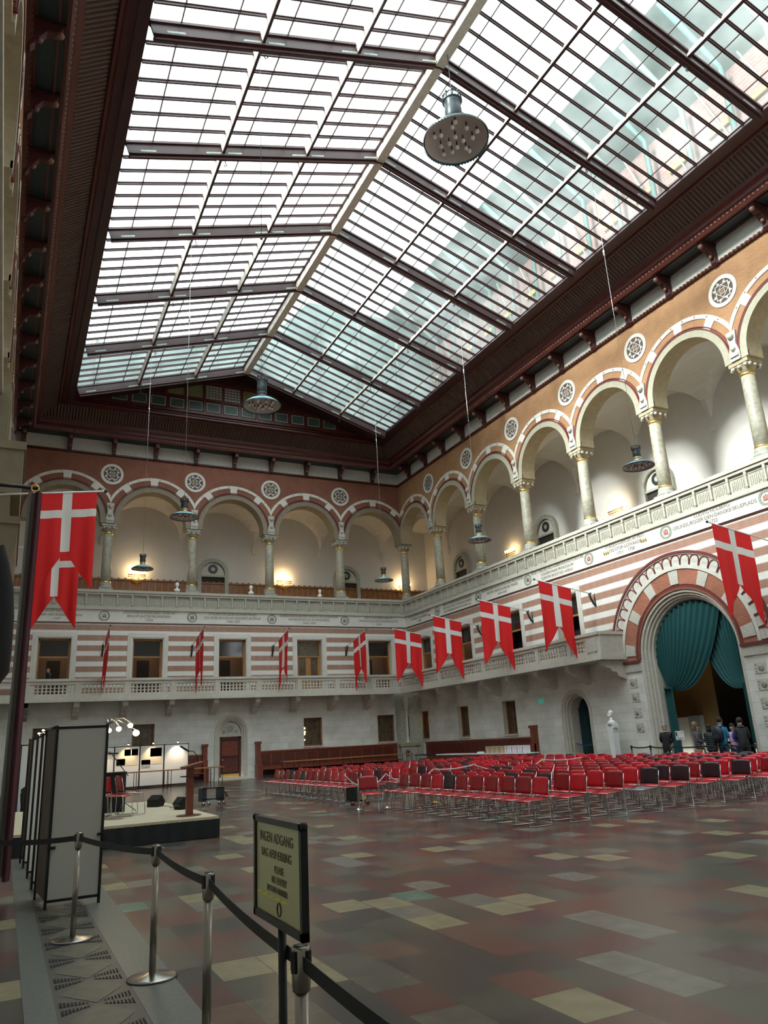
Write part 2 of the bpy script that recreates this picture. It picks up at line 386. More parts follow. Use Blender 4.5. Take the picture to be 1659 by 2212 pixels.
# ================================================================== FLOOR
f = MB(); f.face([(XL, YN, 0), (XR+6, YN, 0), (XR+6, YB, 0), (XL, YB, 0)], 'floor'); floor_o = struct(f, 'floor')
f = MB()
f.box(.26, .45, YN, YB, 0, .006, 'floor_border'); f.box(.97, 1.28, YN, YB, 0, .006, 'floor_border')
struct(f, 'trim_1')
f = MB(); f.box(.45, .97, YN, YB, 0, .004, 'floor_grille_rim')
y = .17; per = .66
while y < 30:        # bow-tie cast plates with slots left and right of each crossing
    c = .71
    for sg in (-1, 1):
        if sg > 0: f.face([(c, y+.015, .0065), (c+.2, y+.31, .0065), (c+.2, y+.35, .0065), (c, y+.645, .0065), (c-.2, y+.35, .0065), (c-.2, y+.31, .0065)], 'floor_grille')
        if y > 17: continue
        for sy in (-1, 1):
            f.face([(c+sg*.235, y+sy*.16, .0055), (c+sg*.235, y+sy*.035, .0055), (c+sg*.03, y+sy*.020, .0055)], 'grille_dark')
            for k in range(8):
                x = c+sg*(.222-.0235*k); h0 = y+sy*(.042-.001*k); h1 = y+sy*(.150-.0135*k)
                f.face([(x-.0065, h0, .0085), (x+.0065, h0, .0085), (x+.0065, h1, .0085), (x-.0065, h1, .0085)], 'slot')
    y += per
struct(f, 'trim_2')

# ================================================================== WALLS
def panel(mb, F, u0, u1, z0, z1, holes, matfn, d=0):
    us = sorted({u0, u1, *[h[0] for h in holes], *[h[1] for h in holes]}); us = [u for u in us if u0 <= u <= u1]
    zs = sorted({z0, z1, 4.3, *[h[2] for h in holes], *[h[3] for h in holes]}); zs = [z for z in zs if z0 <= z <= z1]
    for a, b in zip(us, us[1:]):
        for c, e in zip(zs, zs[1:]):
            mu, mz = (a+b)/2, (c+e)/2
            if any(h[0] < mu < h[1] and h[2] < mz < h[3] for h in holes): continue
            mb.face([F(a, d, c), F(b, d, c), F(b, d, e), F(a, d, e)], matfn(mz))
def zmat(z): return 'ashlar' if z < 4.3 else 'striped'
def arc_fill(mb, F, uc, r, zs, ztop, matn, d=0, dd=-1.0, soffit='stone_pale', z0=0, n=28, u_side=None):
    """fills the box uc-r..uc+r, z0..ztop around a round-headed opening and gives it a reveal"""
    pts = [(uc-r*cos(pi*k/n), zs+r*sin(pi*k/n)) for k in range(n+1)]
    for (a, b), (c, e) in zip(pts, pts[1:]):
        if ztop > zs: mb.face([F(a, d, b), F(c, d, e), F(c, d, ztop), F(a, d, ztop)], matn)
        mb.face([F(a, d, b), F(c, d, e), F(c, dd, e), F(a, dd, b)], soffit, True)
    for sg in (-1, 1):
        mb.face([F(uc+sg*r, d, z0), F(uc+sg*r, d, zs), F(uc+sg*r, dd, zs), F(uc+sg*r, dd, z0)], soffit)
def ring(mb, F, uc, zc, r0, r1, d0, d1, m, a0=0, a1=pi, n=40, clamp=None):
    def P(r, a, d):
        u = r*cos(a)
        if clamp: u = max(-clamp, min(clamp, u))
        return F(uc+u, d, zc+r*sin(a))
    for k in range(n):
        a = a0+(a1-a0)*k/n; b = a0+(a1-a0)*(k+1)/n
        q = [P(r0, a, d1), P(r0, b, d1), P(r1, b, d1), P(r1, a, d1)]
        mb.face(q, m)
        mb.face([P(r0, a, d0), P(r0, b, d0), P(r0, b, d1), P(r0, a, d1)], m)
        mb.face([P(r1, a, d0), P(r1, b, d0), P(r1, b, d1), P(r1, a, d1)], m)
    for a in (a0, a1): mb.face([P(r0, a, d0), P(r1, a, d0), P(r1, a, d1), P(r0, a, d1)], m)

BW1 = [(c-.79, c+.79, 4.4, 7.63) for c in (20.74, 16.04, 11.34, 6.64, 1.94)]           # first-floor openings, back
BW0 = [(c-.57, c+.57, 1.53, 3.1) for c in (20.9, 16.14, 6.57, 1.8)]
RW1 = [(c-.78, c+.78, 4.4, 7.55) for c in (40.4, 35.88, 31.24, 26.9)]
RW0 = [(c-.57, c+.57, 1.57, 3.18) for c in (41.1, 36.62, 32.2)]
BD = (11.29, .83, 2.48)     # round-headed door in the back wall: centre, radius, springing
RD = (27.09, .97, 2.33)     # small round-headed door in the right wall
PO = (20.41, 2.38, 4.16)    # great portal

wb = MB()
panel(wb, FB, XL, XR, 0, 8.55, BW1+BW0+[(BD[0]-BD[1], BD[0]+BD[1], 0, BD[2]+BD[1])], zmat)
arc_fill(wb, FB, BD[0], BD[1], BD[2], BD[2]+BD[1], 'ashlar', dd=-.35)
wall_back = empty('wall_back', (0, 0, 0), kind='structure'); wb.build('masonry', wall_back)
wr = MB()
panel(wr, FR, YN, YB, 0, 8.55, RW1+RW0+[(RD[0]-RD[1], RD[0]+RD[1], 0, RD[2]+RD[1]), (PO[0]-PO[1], PO[0]+PO[1], 0, PO[2]+PO[1])], zmat)
arc_fill(wr, FR, *RD, RD[2]+RD[1], 'ashlar', dd=-.25)
# the great portal cuts both zones: fill with striped masonry
arc_fill(wr, FR, *PO, PO[2]+PO[1], 'striped', dd=-.35)
wall_right = empty('wall_right', (0, 0, 0), kind='structure'); wr.build('masonry', wall_right)
wl = MB(); panel(wl, FL, YN, YB, 0, 8.55, [], zmat)
wall_left = empty('wall_left', (0, 0, 0), kind='structure'); wl.build('masonry', wall_left)
wf = MB(); wf.face([(XL, YN, 0), (XR, YN, 0), (XR, YN, 20), (XL, YN, 20)], 'ashlar'); struct(wf, 'wall_front')

# ---- parapet with relief panels, inscription band, coping
def parapet(F, u0, u1, step, ph, wall):
    p = MB()
    p.box(u0, u1, -.3, .04, 8.49, 9.16, 'marble', F)
    p.box(u0, u1, -.3, .10, 8.47, 8.55, 'marble', F)
    p.box(u0, u1, -.3, .06, 8.43, 8.47, 'bead_brick', F)
    p.box(u0, u1, -.3, .13, 9.16, 9.26, 'parapet_stone', F); p.box(u0, u1, -.3, .09, 9.26, 9.34, 'parapet_stone', F)
    p.box(u0, u1, -.3, .03, 9.34, 9.98, 'parapet_carved', F)
    p.box(u0, u1, -.75, .20, 10.10, 10.24, 'parapet_stone', F); p.box(u0, u1, -.75, .14, 9.98, 10.10, 'parapet_stone', F)
    k = math.ceil((u0-ph)/step)
    while ph+k*step < u1:
        c = ph+k*step
        if c-.08 > u0:
            p.box(c-.035, c+.035, .03, .12, 9.42, 9.98, 'parapet_stone', F); p.box(c-.05, c+.05, .03, .13, 9.84, 9.98, 'parapet_stone', F)
        a, b = c+.09, c+step-.09
        if b < u1 and a > u0:
            for q in (9.86,): p.box(a, b, .03, .055, q, q+.03, 'stone_grey', F)
            p.box(a, a+.03, .03, .055, 9.40, 9.86, 'stone_grey', F)
            n = 7        # leafy scroll
            for t in range(n):
                uu = a+.07+(b-a-.12)*t/(n-1); p.box(uu-.012, uu+.02, .03, .06, 9.44+.05*(t % 2), 9.80-.06*((t+1) % 2), 'parapet_carved', F)
        k += 1
    return p.build('parapet', wall)
parapet(FB, XL, XR, .795, 10.47, wall_back); parapet(FR, YN, YB, .762, 25.62, wall_right); parapet(FL, YN, YB, .762, 25.62, wall_left)

# ---- wreath emblems and inscriptions
def wreath(F, u, wall, colored):
    g = MB(); ring(g, F, u, 9.0-.16, .20, .29, .04, .06, 'wreath_green', 0, 2*pi, 20)
    w = g.build('wreath', wall)
    e = MB(); mcol = 'ink_red' if colored else 'ink_stone'; z = 8.84
    for du, h in ((-.08, .13), (0, .17), (.08, .13)): e.box(u+du-.025, u+du+.025, .04, .055, z-.05, z-.05+h, mcol, F)
    e.box(u-.11, u+.11, .04, .055, z-.10, z-.05, mcol, F); e.build('castle_emblem', w)
for c in CB[1:5]: wreath(FB, c, wall_back, False)
for i, c in enumerate(CR[1:8]): wreath(FR, c, wall_right, i > 2)
def inscribe(F, u, lines, xd, wall, size=.19):
    for i, l in enumerate(lines):
        if l: text(l, size, F(u, .045, 9.045-.20*i), xd, parent=wall, ext=.004)
IB = {0: ['KRISTIAN·DEN·FØRSTE', 'GRUNDLÆGGER·UNIVERSITETET', '·1479·'], 1: ['KØBENHAVN·BLIVER·RIGETS·OPLOGSHAVN', 'HOVEDSTAD·OG·KONGESÆDE', '·1416-1443·'],
      2: ['STADEN·OG·BORGEN·INDTAGES', 'OG·ØDELÆGGES·AF·HANSESTÆDERNE', '1368-1369'], 3: ['DEN·FØRSTE·STADSRET·GIVES·AF', 'BISKOP·JACOB·ERLANDSEN', '·1254·'],
      4: ['BISKOP·ABSALON', 'BORGER·VED·KØBENE·HAVN', '·1167·']}
for k, l in IB.items(): inscribe(FB, (CB[k]+CB[k+1])/2, l, (1, 0, 0), wall_back)
IR = {0: ['UNDER·GREVENS·FEJDE·STADEN', 'ET·OPHOLD·TIL·HAMBORG', '-1536-'], 1: ['DEN·LUTHERSKE·KIRKEORDINANTS', 'VEDTAGES·PAA·ET·RIGSDAGSMØDE', 'PAA·KØBENHAVN·30·OKTBR·1536'],
      2: ['KRISTIANSHAVN·OG·NYBODER·ANLÆGGES', 'VINTER·UNDER·BORGER·TINGES', '·1624-1642·'], 3: ['RIGET·FRELSES·VED·KØBENHAVNS·FORSVAR', 'STADEN·FAAR·PRIVILEGIUM', 'SOM·FRI·RIGSSTAD·1658-61'],
      4: ['·STADEN·HÆRGES·AF·PEST·', 'OG·STOR·ILDSVAADE', '·1711·   ·1728·'], 5: ['·LUDVIG·HOLBERG·', 'GRUNDLÆGGER·DEN·DANSKE·SKUEPLADS', '·1722·']}
for k, l in IR.items(): inscribe(FR, (CR[k]+CR[k+1])/2, l, (0, -1, 0), wall_right, .195)
fl = MB()
for du in (-1.25, -1.13, -1.01, .95, 1.07, 1.19):
    fl.ball(FR((CR[4]+CR[5])/2-du, .05, 8.82), .05, 'gold', 8, 5, sz=1.8, sx=.3)
fl.build('flame_ornament', wall_right)

# ================================================================== ARCADES
ZC = 14.25
def medallion(F, u, wall):
    z = 16.97; r = .62
    g = MB(); ring(g, F, u, z, .47, r, 0, .035, 'medal_white', 0, 2*pi, 32)
    o = g.build('medallion', wall)
    d = MB()
    n = 32; d.face([F(u+.47*cos(2*pi*k/n), .012, z+.47*sin(2*pi*k/n)) for k in range(n)], 'medal_dark')
    def poly(pts, dd, m): d.face([F(u+a, dd, z+b) for a, b in pts], m)
    poly([(-.30, -.30), (.30, -.30), (.30, .30), (-.30, .30)], .018, 'medal_white')
    poly([(-.265, -.265), (.265, -.265), (.265, .265), (-.265, .265)], .020, 'medal_dark')
    poly([(0, -.27), (.27, 0), (0, .27), (-.27, 0)], .024, 'medal_white')
    poly([(0, -.235), (.235, 0), (0, .235), (-.235, 0)], .028, 'medal_dark')
    poly([(-.11, -.11), (.11, -.11), (.11, .11), (-.11, .11)], .036, 'medal_white')
    poly([(-.085, -.085), (.085, -.085), (.085, .085), (-.085, .085)], .038, 'medal_dark')
    poly([(-.06, -.06), (.06, -.06), (.06, .06), (-.06, .06)], .040, 'brick_orange')
    for s in range(8):
        a = s*pi/4+pi/8; poly([(.33*cos(a-.22), .33*sin(a-.22)), (.46*cos(a), .46*sin(a)), (.33*cos(a+.22), .33*sin(a+.22))], .034, 'medal_white')
    d.build('star_inlay', o)
def arcade(F, axes, wall, brick, u0, u1, inner=True, ornaments=None):
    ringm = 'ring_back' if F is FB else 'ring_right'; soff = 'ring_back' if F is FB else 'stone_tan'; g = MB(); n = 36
    half = abs(axes[0]-axes[1])/2; R0 = half-.50
    k_r = R0+.28; k_b = half+.21 if half > 2.3 else half+.20; k_w = k_b+.16
    cs = [(a+b)/2 for a, b in zip(axes, axes[1:])]
    for c in cs:
        pts = [(c-half, 14.05), (c-R0, 14.05)]+[(c-R0*cos(pi*k/n), ZC+R0*sin(pi*k/n)) for k in range(n+1)]+[(c+R0, 14.05), (c+half, 14.05)]
        for (a, b), (e, h) in zip(pts, pts[1:]):
            if e-a < 1e-6: continue
            g.face([F(a, 0, b), F(e, 0, h), F(e, 0, 18.05), F(a, 0, 18.05)], brick)
            g.face([F(a, -.75, b), F(e, -.75, h), F(e, -.75, 18.05), F(a, -.75, 18.05)], 'plaster')
        for (a, b), (e, h) in zip(pts[1:-1], pts[2:-1]):
            g.face([F(a, .05, b), F(e, .05, h), F(e, -.75, h), F(a, -.75, b)], soff, True)
        for sg in (-1, 1): g.face([F(c+sg*half, 0, 14.05), F(c+sg*R0, 0, 14.05), F(c+sg*R0, -.75, 14.05), F(c+sg*half, -.75, 14.05)], 'stone_tan')
    g.build('brick_spandrels', wall)
    g = MB()
    for c in cs:
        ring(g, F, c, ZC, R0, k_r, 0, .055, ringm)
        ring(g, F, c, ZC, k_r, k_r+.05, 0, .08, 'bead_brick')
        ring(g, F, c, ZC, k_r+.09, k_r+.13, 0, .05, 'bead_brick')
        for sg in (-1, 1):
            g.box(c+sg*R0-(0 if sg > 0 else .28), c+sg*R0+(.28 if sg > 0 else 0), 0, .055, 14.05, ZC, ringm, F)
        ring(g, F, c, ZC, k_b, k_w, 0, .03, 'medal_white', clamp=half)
        for a in (pi/2, pi/2-radians(38), pi/2+radians(38)):
            da = .085; ring(g, F, c, ZC, k_r+.05, k_b, 0, .025, 'medal_white', a-da, a+da, 3)
        for t in range(1, 9):
            a = radians(30)+radians(120)*t/9; g.box(c+(k_b+.08)*cos(a)-.022, c+(k_b+.08)*cos(a)+.022, .03, .045, ZC+(k_b+.08)*sin(a)-.022, ZC+(k_b+.08)*sin(a)+.022, 'medal_dark', F)
    g.build('arch_rings', wall)
    for u in axes:
        if not (u0 < u < u1): continue
        medallion(F, u, wall)
        if ornaments is not False:
            c = MB()      # carved figure bracket between the arches
            c.prism([(-.20, 14.06), (.20, 14.06), (.22, 14.35), (.13, 14.7), (.17, 14.95), (.20, 15.22), (-.20, 15.22), (-.17, 14.95), (-.13, 14.7), (-.22, 14.35)], .0, .10, lambda a, b, d: F(u+a, d, b), 'stone_carved')
            c.ball(F(u, .14, 15.02), .13, 'stone_carved', 8, 6); c.ball(F(u, .13, 14.52), .10, 'stone_carved', 8, 5); c.box(u-.17, u+.17, .05, .16, 14.20, 14.28, 'stone_carved', F)
            c.build('carved_bracket', wall)
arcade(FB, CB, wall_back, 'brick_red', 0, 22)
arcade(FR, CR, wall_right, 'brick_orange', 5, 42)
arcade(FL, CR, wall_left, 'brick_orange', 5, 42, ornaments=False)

# ---- columns
def column(name, loc, label, group, warm):
    t = empty(name, loc, label, 'column', group)
    x, y, z = loc; k = 'stone_tan' if warm else 'stone_grey'
    m = MB(); m.box(x-.36, x+.36, y-.36, y+.36, z, z+.14, 'stone_grey'); m.lathe([(.36, .14), (.37, .20), (.33, .26), (.30, .30), (.33, .36), (.30, .42), (.275, .46)], loc, 'stone_grey', 20); m.build('base', t)
    m = MB(); m.lathe([(.27, .44), (.265, 1.6), (.25, 2.6), (.235, 3.26)], loc, 'column_stone', 24); m.build('shaft', t)
    m = MB(); m.lathe([(.245, 3.25), (.265, 3.28), (.265, 3.33), (.245, 3.36)], loc, 'gold', 20); m.build('gold_ring', t)
    m = MB(); m.lathe([(.28, .46), (.285, .49), (.28, .54)], loc, 'gold', 20); m.build('gold_ring', t)
    m = MB(); m.lathe([(.24, 3.35), (.27, 3.46), (.36, 3.58), (.38, 3.62)], loc, k, 16)
    m.box(x-.40, x+.40, y-.40, y+.40, z+3.66, z+3.80, k); m.box(x-.36, x+.36, y-.36, y+.36, z+3.60, z+3.66, k)
    for a in range(4):
        for s in (-.26, 0, .26):
            q = [(s, -.37), (s, .37), (-.37, s), (.37, s)][a]; m.ball((x+q[0], y+q[1], z+3.57), .075, 'stone_carved', 6, 4)
    m.build('capital', t)
mat('column_stone', (.36, .34, .27), .45, noise=.22, nscale=7)
WHC = ['mottled stone column in the corner where both arcades meet', 'mottled column of the back arcade, next to the corner column', 'mottled column of the back arcade between the middle and right busts', 'mottled column of the back arcade just right of the leftmost bust', 'leftmost mottled column of the back arcade, beside the hanging flags']
for i, c in enumerate(CB[:5]): column('arcade_column', (c, 43.0, 10.24), WHC[i], 'columns of the back arcade', False)
WHR = ['tan stone column of the right arcade, first one from the corner', 'tan stone column behind the far blue pendant lamp of the right side', 'tan stone column of the right arcade, third from the corner', 'tan stone column between the two round-headed gallery doors', 'tan stone column in front of the nearest gallery door', 'tan stone column nearest the right edge of the photo', 'tan stone column beyond the right edge, above the great portal']
for i, c in enumerate(CR[1:8]): column('arcade_column', (23.09, c, 10.24), WHR[i], 'columns of the right arcade', True)

# ---- galleries behind the arcades
def gallery(F, cs, half, depth, u0, u1, name, doors, skirt):
    g = MB()
    g.face([F(u0, -.3, 10.2), F(u1, -.3, 10.2), F(u1, -depth, 10.2), F(u0, -depth, 10.2)], 'stone_dim')
    g.face([F(u0, -depth, 10.2), F(u1, -depth, 10.2), F(u1, -depth, 17.2), F(u0, -depth, 17.2)], 'plaster')
    n = 16; dm = (depth-.75)/2; dc = -.75-dm
    for c in cs:
        def Z(a, b):
            ra = sqrt(max(0, 1-a*a))*2.15; rb = sqrt(max(0, 1-b*b))*2.15; return 14.2+max(ra, rb)
        for i in range(n):
            for j in range(n):
                q = [(-1+2*i/n, -1+2*j/n), (-1+2*(i+1)/n, -1+2*j/n), (-1+2*(i+1)/n, -1+2*(j+1)/n), (-1+2*i/n, -1+2*(j+1)/n)]
                g.face([F(c+a*half, dc+b*dm, Z(a, b)) for a, b in q], 'plaster', False)
        for sg in (-1,):   # wall arch ribs on the rear wall
            g.box(c-half-.14, c-half+.14, -depth, -depth+.10, 13.7, 14.3, 'plaster', F)
    o = g.build('gallery_vault', name)
    if skirt:
        s = MB(); s.box(u0, u1, -depth, -depth+.10, 10.2, 11.62, 'wood_brown', F); s.box(u0, u1, -depth, -depth+.16, 11.60, 11.70, 'wood_brown', F)
        k = u0
        while k < u1: s.box(k, k+.05, -depth+.10, -depth+.13, 10.3, 11.55, 'wood_oak', F); s.box(k+.1, k+.2, -depth+.1, -depth+.17, 11.70, 11.76, 'wood_brown', F); k += .38
        s.build('wainscot', name)
    return o
gcs = [(a+b)/2 for a, b in zip(CB, CB[1:])]
gallery(FB, [25.44]+gcs, S1/2, 3.7, XL-3, XR+4.6, wall_back, None, True)
gallery(FR, [45.26]+[(a+b)/2 for a, b in zip(CR, CR[1:])], S2/2, 3.9, YN, YB+4.2, wall_right, None, True)
gm = MB(); gm.face([(XL-3.5, YN, 10.2), (XL, YN, 10.2), (XL, YB+3, 10.2), (XL-3.5, YB+3, 10.2)], 'stone_dim'); gm.face([(XL-3.5, YN, 10.2), (XL-3.5, YB+3, 10.2), (XL-3.5, YB+3, 17.2), (XL-3.5, YN, 17.2)], 'plaster'); gm.face([(XL-3.5, YN, 16.5), (XL-.7, YN, 16.5), (XL-.7, YB+3, 16.5), (XL-3.5, YB+3, 16.5)], 'plaster'); gm.build('gallery_shell', wall_left)
def gdoor(idx, F, u, depth, topz):
    e = empty('door_%d' % idx, F(u, -depth, 10.2), kind='structure')
    r = .98; zs = topz-r
    m = MB(); ring(m, F, u, zs, .74, r, -depth, -depth+.22, 'stone_grey'); m.box(u-r, u-.74, -depth, -depth+.22, 10.2, zs, 'stone_grey', F); m.box(u+.74, u+r, -depth, -depth+.22, 10.2, zs, 'stone_grey', F)
    m.box(u-.74, u+.74, -depth, -depth+.18, zs-.22, zs-.1, 'stone_grey', F); m.build('surround', e)
    m = MB(); n = 24; m.face([F(u+.74*cos(pi*k/n), -depth+.08, zs-.1+.78*sin(pi*k/n)) for k in range(n+1)], 'stone_pale'); m.build('tympanum', e)
    m = MB(); ring(m, F, u, zs+.30, .15, .30, -depth+.08, -depth+.12, 'lamp_dark', 0, 2*pi, 24); ring(m, F, u, zs+.30, .0, .13, -depth+.08, -depth+.12, 'stone_grey', 0, 2*pi, 16); m.build('round_window', e)
    m = MB(); m.box(u-.74, u+.74, -depth+.02, -depth+.07, 10.2, zs-.22, 'room_dark', F); m.build('door_leaf', e)
gdoor(1, FB, 11.0, 3.7, 13.25); gdoor(2, FB, 20.2, 3.7, 13.25)
gdoor(3, FR, 23.9, 3.9, 13.35); gdoor(4, FR, 32.3, 3.9, 13.35); gdoor(5, FR, 41.4, 3.9, 13.35)

# ================================================================== WINDOWS AND DOORS IN THE WALLS
WN = [0]
def window(F, u0, u1, z0, z1, rec, style, surround=True):
    WN[0] += 1; e = empty('window_%d' % (WN[0]+1), F((u0+u1)/2, 0, z0), kind='structure')
    m = MB()
    if surround:
        for a, b, d in ((.05, .17, .05), (.17, .29, .03)):
            m.box(u0-b, u0-a, -.02, d, z0, z1+b, 'marble', F); m.box(u1+a, u1+b, -.02, d, z0, z1+b, 'marble', F); m.box(u0-a, u1+a, -.02, d, z1+a, z1+b, 'marble', F)
        m.box(u0-.05, u0, -rec, .02, z0, z1+.05, 'marble', F); m.box(u1, u1+.05, -rec, .02, z0, z1+.05, 'marble', F); m.box(u0-.05, u1+.05, -rec, .02, z1, z1+.05, 'marble', F)
    else:
        for a in (u0, u1): m.face([F(a, 0, z0), F(a, 0, z1), F(a, -rec, z1), F(a, -rec, z0)], 'stone_pale')
        for a in (z0, z1): m.face([F(u0, 0, a), F(u1, 0, a), F(u1, -rec, a), F(u0, -rec, a)], 'stone_pale')
        m.box(u0-.05, u1+.05, -.05, .05, z0-.07, z0, 'stone_pale', F)
    m.build('surround', e)
    fw = 'wood_oak' if style != 'ground' else 'wood_brown'
    m = MB(); t = .10 if style != 'ground' else .07
    m.box(u0, u0+t, -rec-.06, -rec+.06, z0, z1, fw, F); m.box(u1-t, u1, -rec-.06, -rec+.06, z0, z1, fw, F); m.box(u0, u1, -rec-.06, -rec+.06, z1-t, z1, fw, F); m.box(u0, u1, -rec-.06, -rec+.06, z0, z0+t, fw, F)
    if style == 'ground':
        for k in range(1, 4): q = u0+(u1-u0)*k/4; m.box(q-.012, q+.012, -rec-.02, -rec+.02, z0, z1, fw, F)
    else:
        zt = z0+(z1-z0)*.70; m.box(u0, u1, -rec-.05, -rec+.08, zt-.04, zt+.04, fw, F)
    if style == 'doors':
        uc = (u0+u1)/2; m.box(uc-.07, uc+.07, -rec-.04, -rec+.05, z0, z0+(z1-z0)*.7, fw, F)
        for q in (u0+.1, uc+.07): m.box(q, q+.09, -rec-.04, -rec+.04, z0, z0+(z1-z0)*.7, fw, F)
        for q in (uc-.07, u1-.1): m.box(q-.09, q, -rec-.04, -rec+.04, z0, z0+(z1-z0)*.7, fw, F)
        m.box(u0, u1, -rec-.04, -rec+.04, z0, z0+1.0, fw, F)
    m.build('window_frame', e)
    if style == 'ground':
        m = MB(); m.box(u0+.02, u1-.02, -rec-.035, -rec-.025, z0+.02, z1-.02, 'glass_warm', F); m.build('pane', e)
    else:
        zt = z0+(z1-z0)*.70
        m = MB(); m.box(u0+.05, u1-.05, -rec-.02, -rec-.01, zt, z1-.05, 'glass_warm' if style == 'doors' else 'glass_dark', F); m.build('transom_pane', e)
        l = bpy.data.lights.new('corridor_light', 'POINT'); l.energy = 9; l.color = (1, .72, .42); l.shadow_soft_size = .15
        o = bpy.data.objects.new('corridor_light', l); COL.objects.link(o); o.parent = e; o.location = Vector(F((u0+u1)/2+.3, -1.3, z0+2.7))-Vector(F((u0+u1)/2, 0, z0))
        if style == 'doors': m = MB(); m.box(u0+.05, u1-.05, -rec-.02, -rec-.01, z0+.9, zt, 'glass_warm', F); m.build('pane', e)
        # dim corridor behind the open french window
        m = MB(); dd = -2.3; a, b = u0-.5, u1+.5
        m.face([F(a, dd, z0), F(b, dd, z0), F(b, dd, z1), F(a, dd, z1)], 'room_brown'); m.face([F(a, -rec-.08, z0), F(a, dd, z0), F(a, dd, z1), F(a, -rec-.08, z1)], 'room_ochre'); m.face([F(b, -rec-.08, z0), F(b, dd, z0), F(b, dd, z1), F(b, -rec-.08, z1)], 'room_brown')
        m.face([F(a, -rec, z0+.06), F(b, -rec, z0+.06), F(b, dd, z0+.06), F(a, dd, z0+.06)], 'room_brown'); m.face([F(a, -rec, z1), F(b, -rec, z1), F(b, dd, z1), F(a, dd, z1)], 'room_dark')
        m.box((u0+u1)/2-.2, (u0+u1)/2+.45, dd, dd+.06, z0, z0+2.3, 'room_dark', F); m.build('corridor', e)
    return e
for i, (a, b, c, d) in enumerate(BW1): window(FB, a, b, c, d, .35, 'doors' if i == 1 else 'open')
for a, b, c, d in RW1: window(FR, a, b, c, d, .35, 'open')
for i, (a, b, c, d) in enumerate(BW0):
    e = window(FB, a, b, c, d, .22, 'ground', False)
    if i == 1:
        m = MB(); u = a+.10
        for z, r in ((c+1.0, .06), (c+.78, .075), (c+.66, .05), (c+.35, .04)): m.ball(FB(u, -.20, z), r, 'reflection_glow', 8, 5, sy=.2)
        m.build('lamp_reflection', e)  # glowing blobs shaped as reflections, no lamp behind them
for i, (a, b, c, d) in enumerate(RW0):
    e = window(FR, a, b, c, d, .30, 'ground', False)
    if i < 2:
        m = MB(); m.ball(FR(a+.22, -.26, c+1.02), .16 if i == 0 else .09, 'reflection_glow', 10, 8, sx=.15, sz=1.5); m.build('lamp_reflection', e)

# back door with round-headed stone frame
e = empty('door_6', FB(BD[0], 0, 0), kind='structure'); u, r, zs = BD
m = MB()
for a, b, d in ((r-.02, r+.10, .06), (r-.12, r-.02, .0), (r-.22, r-.12, -.10)):
    ring(m, FB, u, zs, a, b, -.3, d, 'stone_pale'); m.box(u-b, u-a, -.3, d, 0, zs, 'stone_pale', FB); m.box(u+a, u+b, -.3, d, 0, zs, 'stone_pale', FB)
m.build('stone_frame', e)
m = MB(); n = 24; m.box(u-.9, u+.9, -.42, -.31, 0, 3.5, 'stone_pale', FB); m.face([FB(u+.62*cos(pi*k/n), -.22, 2.36+.70*sin(pi*k/n)) for k in range(n+1)], 'stone_pale')
for a, b, rr in ((0, .32, .17), (-.34, .17, .085), (.34, .17, .085), (-.13, .10, .03), (.13, .10, .03), (-.22, .40, .03), (.22, .40, .03)): ring(m, FB, u+a, 2.36+b, 0, rr, -.22, -.19, 'stone_grey', 0, 2*pi, 16)
m.box(u-.64, u+.64, -.25, -.12, 2.26, 2.36, 'stone_pale', FB); m.build('tympanum', e)
m = MB(); m.box(u-.60, u+.60, -.30, -.24, 0, 2.26, 'wood_maroon', FB); m.box(u-.60, u-.50, -.26, -.18, 0, 2.26, 'wood_red', FB); m.box(u+.50, u+.60, -.26, -.18, 0, 2.26, 'wood_red', FB); m.box(u-.6, u+.6, -.26, -.18, 2.14, 2.26, 'wood_red', FB)
m.box(u-.44, u+.44, -.24, -.20, .38, 1.10, 'wood_red', FB); m.box(u-.44, u+.44, -.24, -.22, 1.25, 2.02, 'wood_bench', FB); m.box(u-.5, u+.5, -.24, -.19, .02, .30, 'gold', FB); m.build('door_leaf', e)
m = MB(); m.ball(FB(u-.42, -.16, 1.05), .04, 'gold'); m.build('door_handle', e)
m = MB(); m.prism([(10.2, -.02), (12.55, -.02), (12.4, .14), (10.35, .14)], 0, .75, lambda a, b, d: FB(a, d, max(b, 0)*(1-d*.9)), 'stone_pale'); tag(m.build('door_ramp'), 'pale grey ramp sloping up to the dark back door', 'ramp')

# small round-headed door on the right with a drawn dark curtain
e = empty('door_7', FR(RD[0], 0, 0), kind='structure'); u, r, zs = RD
m = MB()
for a, b, d in ((r-.04, r+.04, .06), (r-.14, r-.04, .02), (r-.22, r-.14, -.08), (r-.28, r-.22, -.24)):
    ring(m, FR, u, zs, a, b, -.9, d, 'stone_pale'); m.box(u-b, u-a, -.9, d, 0, zs, 'stone_pale', FR); m.box(u+a, u+b, -.9, d, 0, zs, 'stone_pale', FR)
m.build('stone_frame', e)
m = MB(); m.face([FR(u-1, -1.6, 0), FR(u+1, -1.6, 0), FR(u+1, -1.6, 3.4), FR(u-1, -1.6, 3.4)], 'room_dark'); m.face([FR(u-.8, -.9, 0), FR(u-.8, -1.6, 0), FR(u-.8, -1.6, 3.4), FR(u-.8, -.9, 3.4)], 'room_brown'); m.face([FR(u+.8, -.88, 0), FR(u+.8, -1.6, 0), FR(u+.8, -1.6, 3.4), FR(u+.8, -.88, 3.4)], 'room_brown'); m.face([FR(u-1, -.88, 3.4), FR(u+1, -.88, 3.4), FR(u+1, -1.6, 3.4), FR(u-1, -1.6, 3.4)], 'room_brown'); m.build('passage', e)
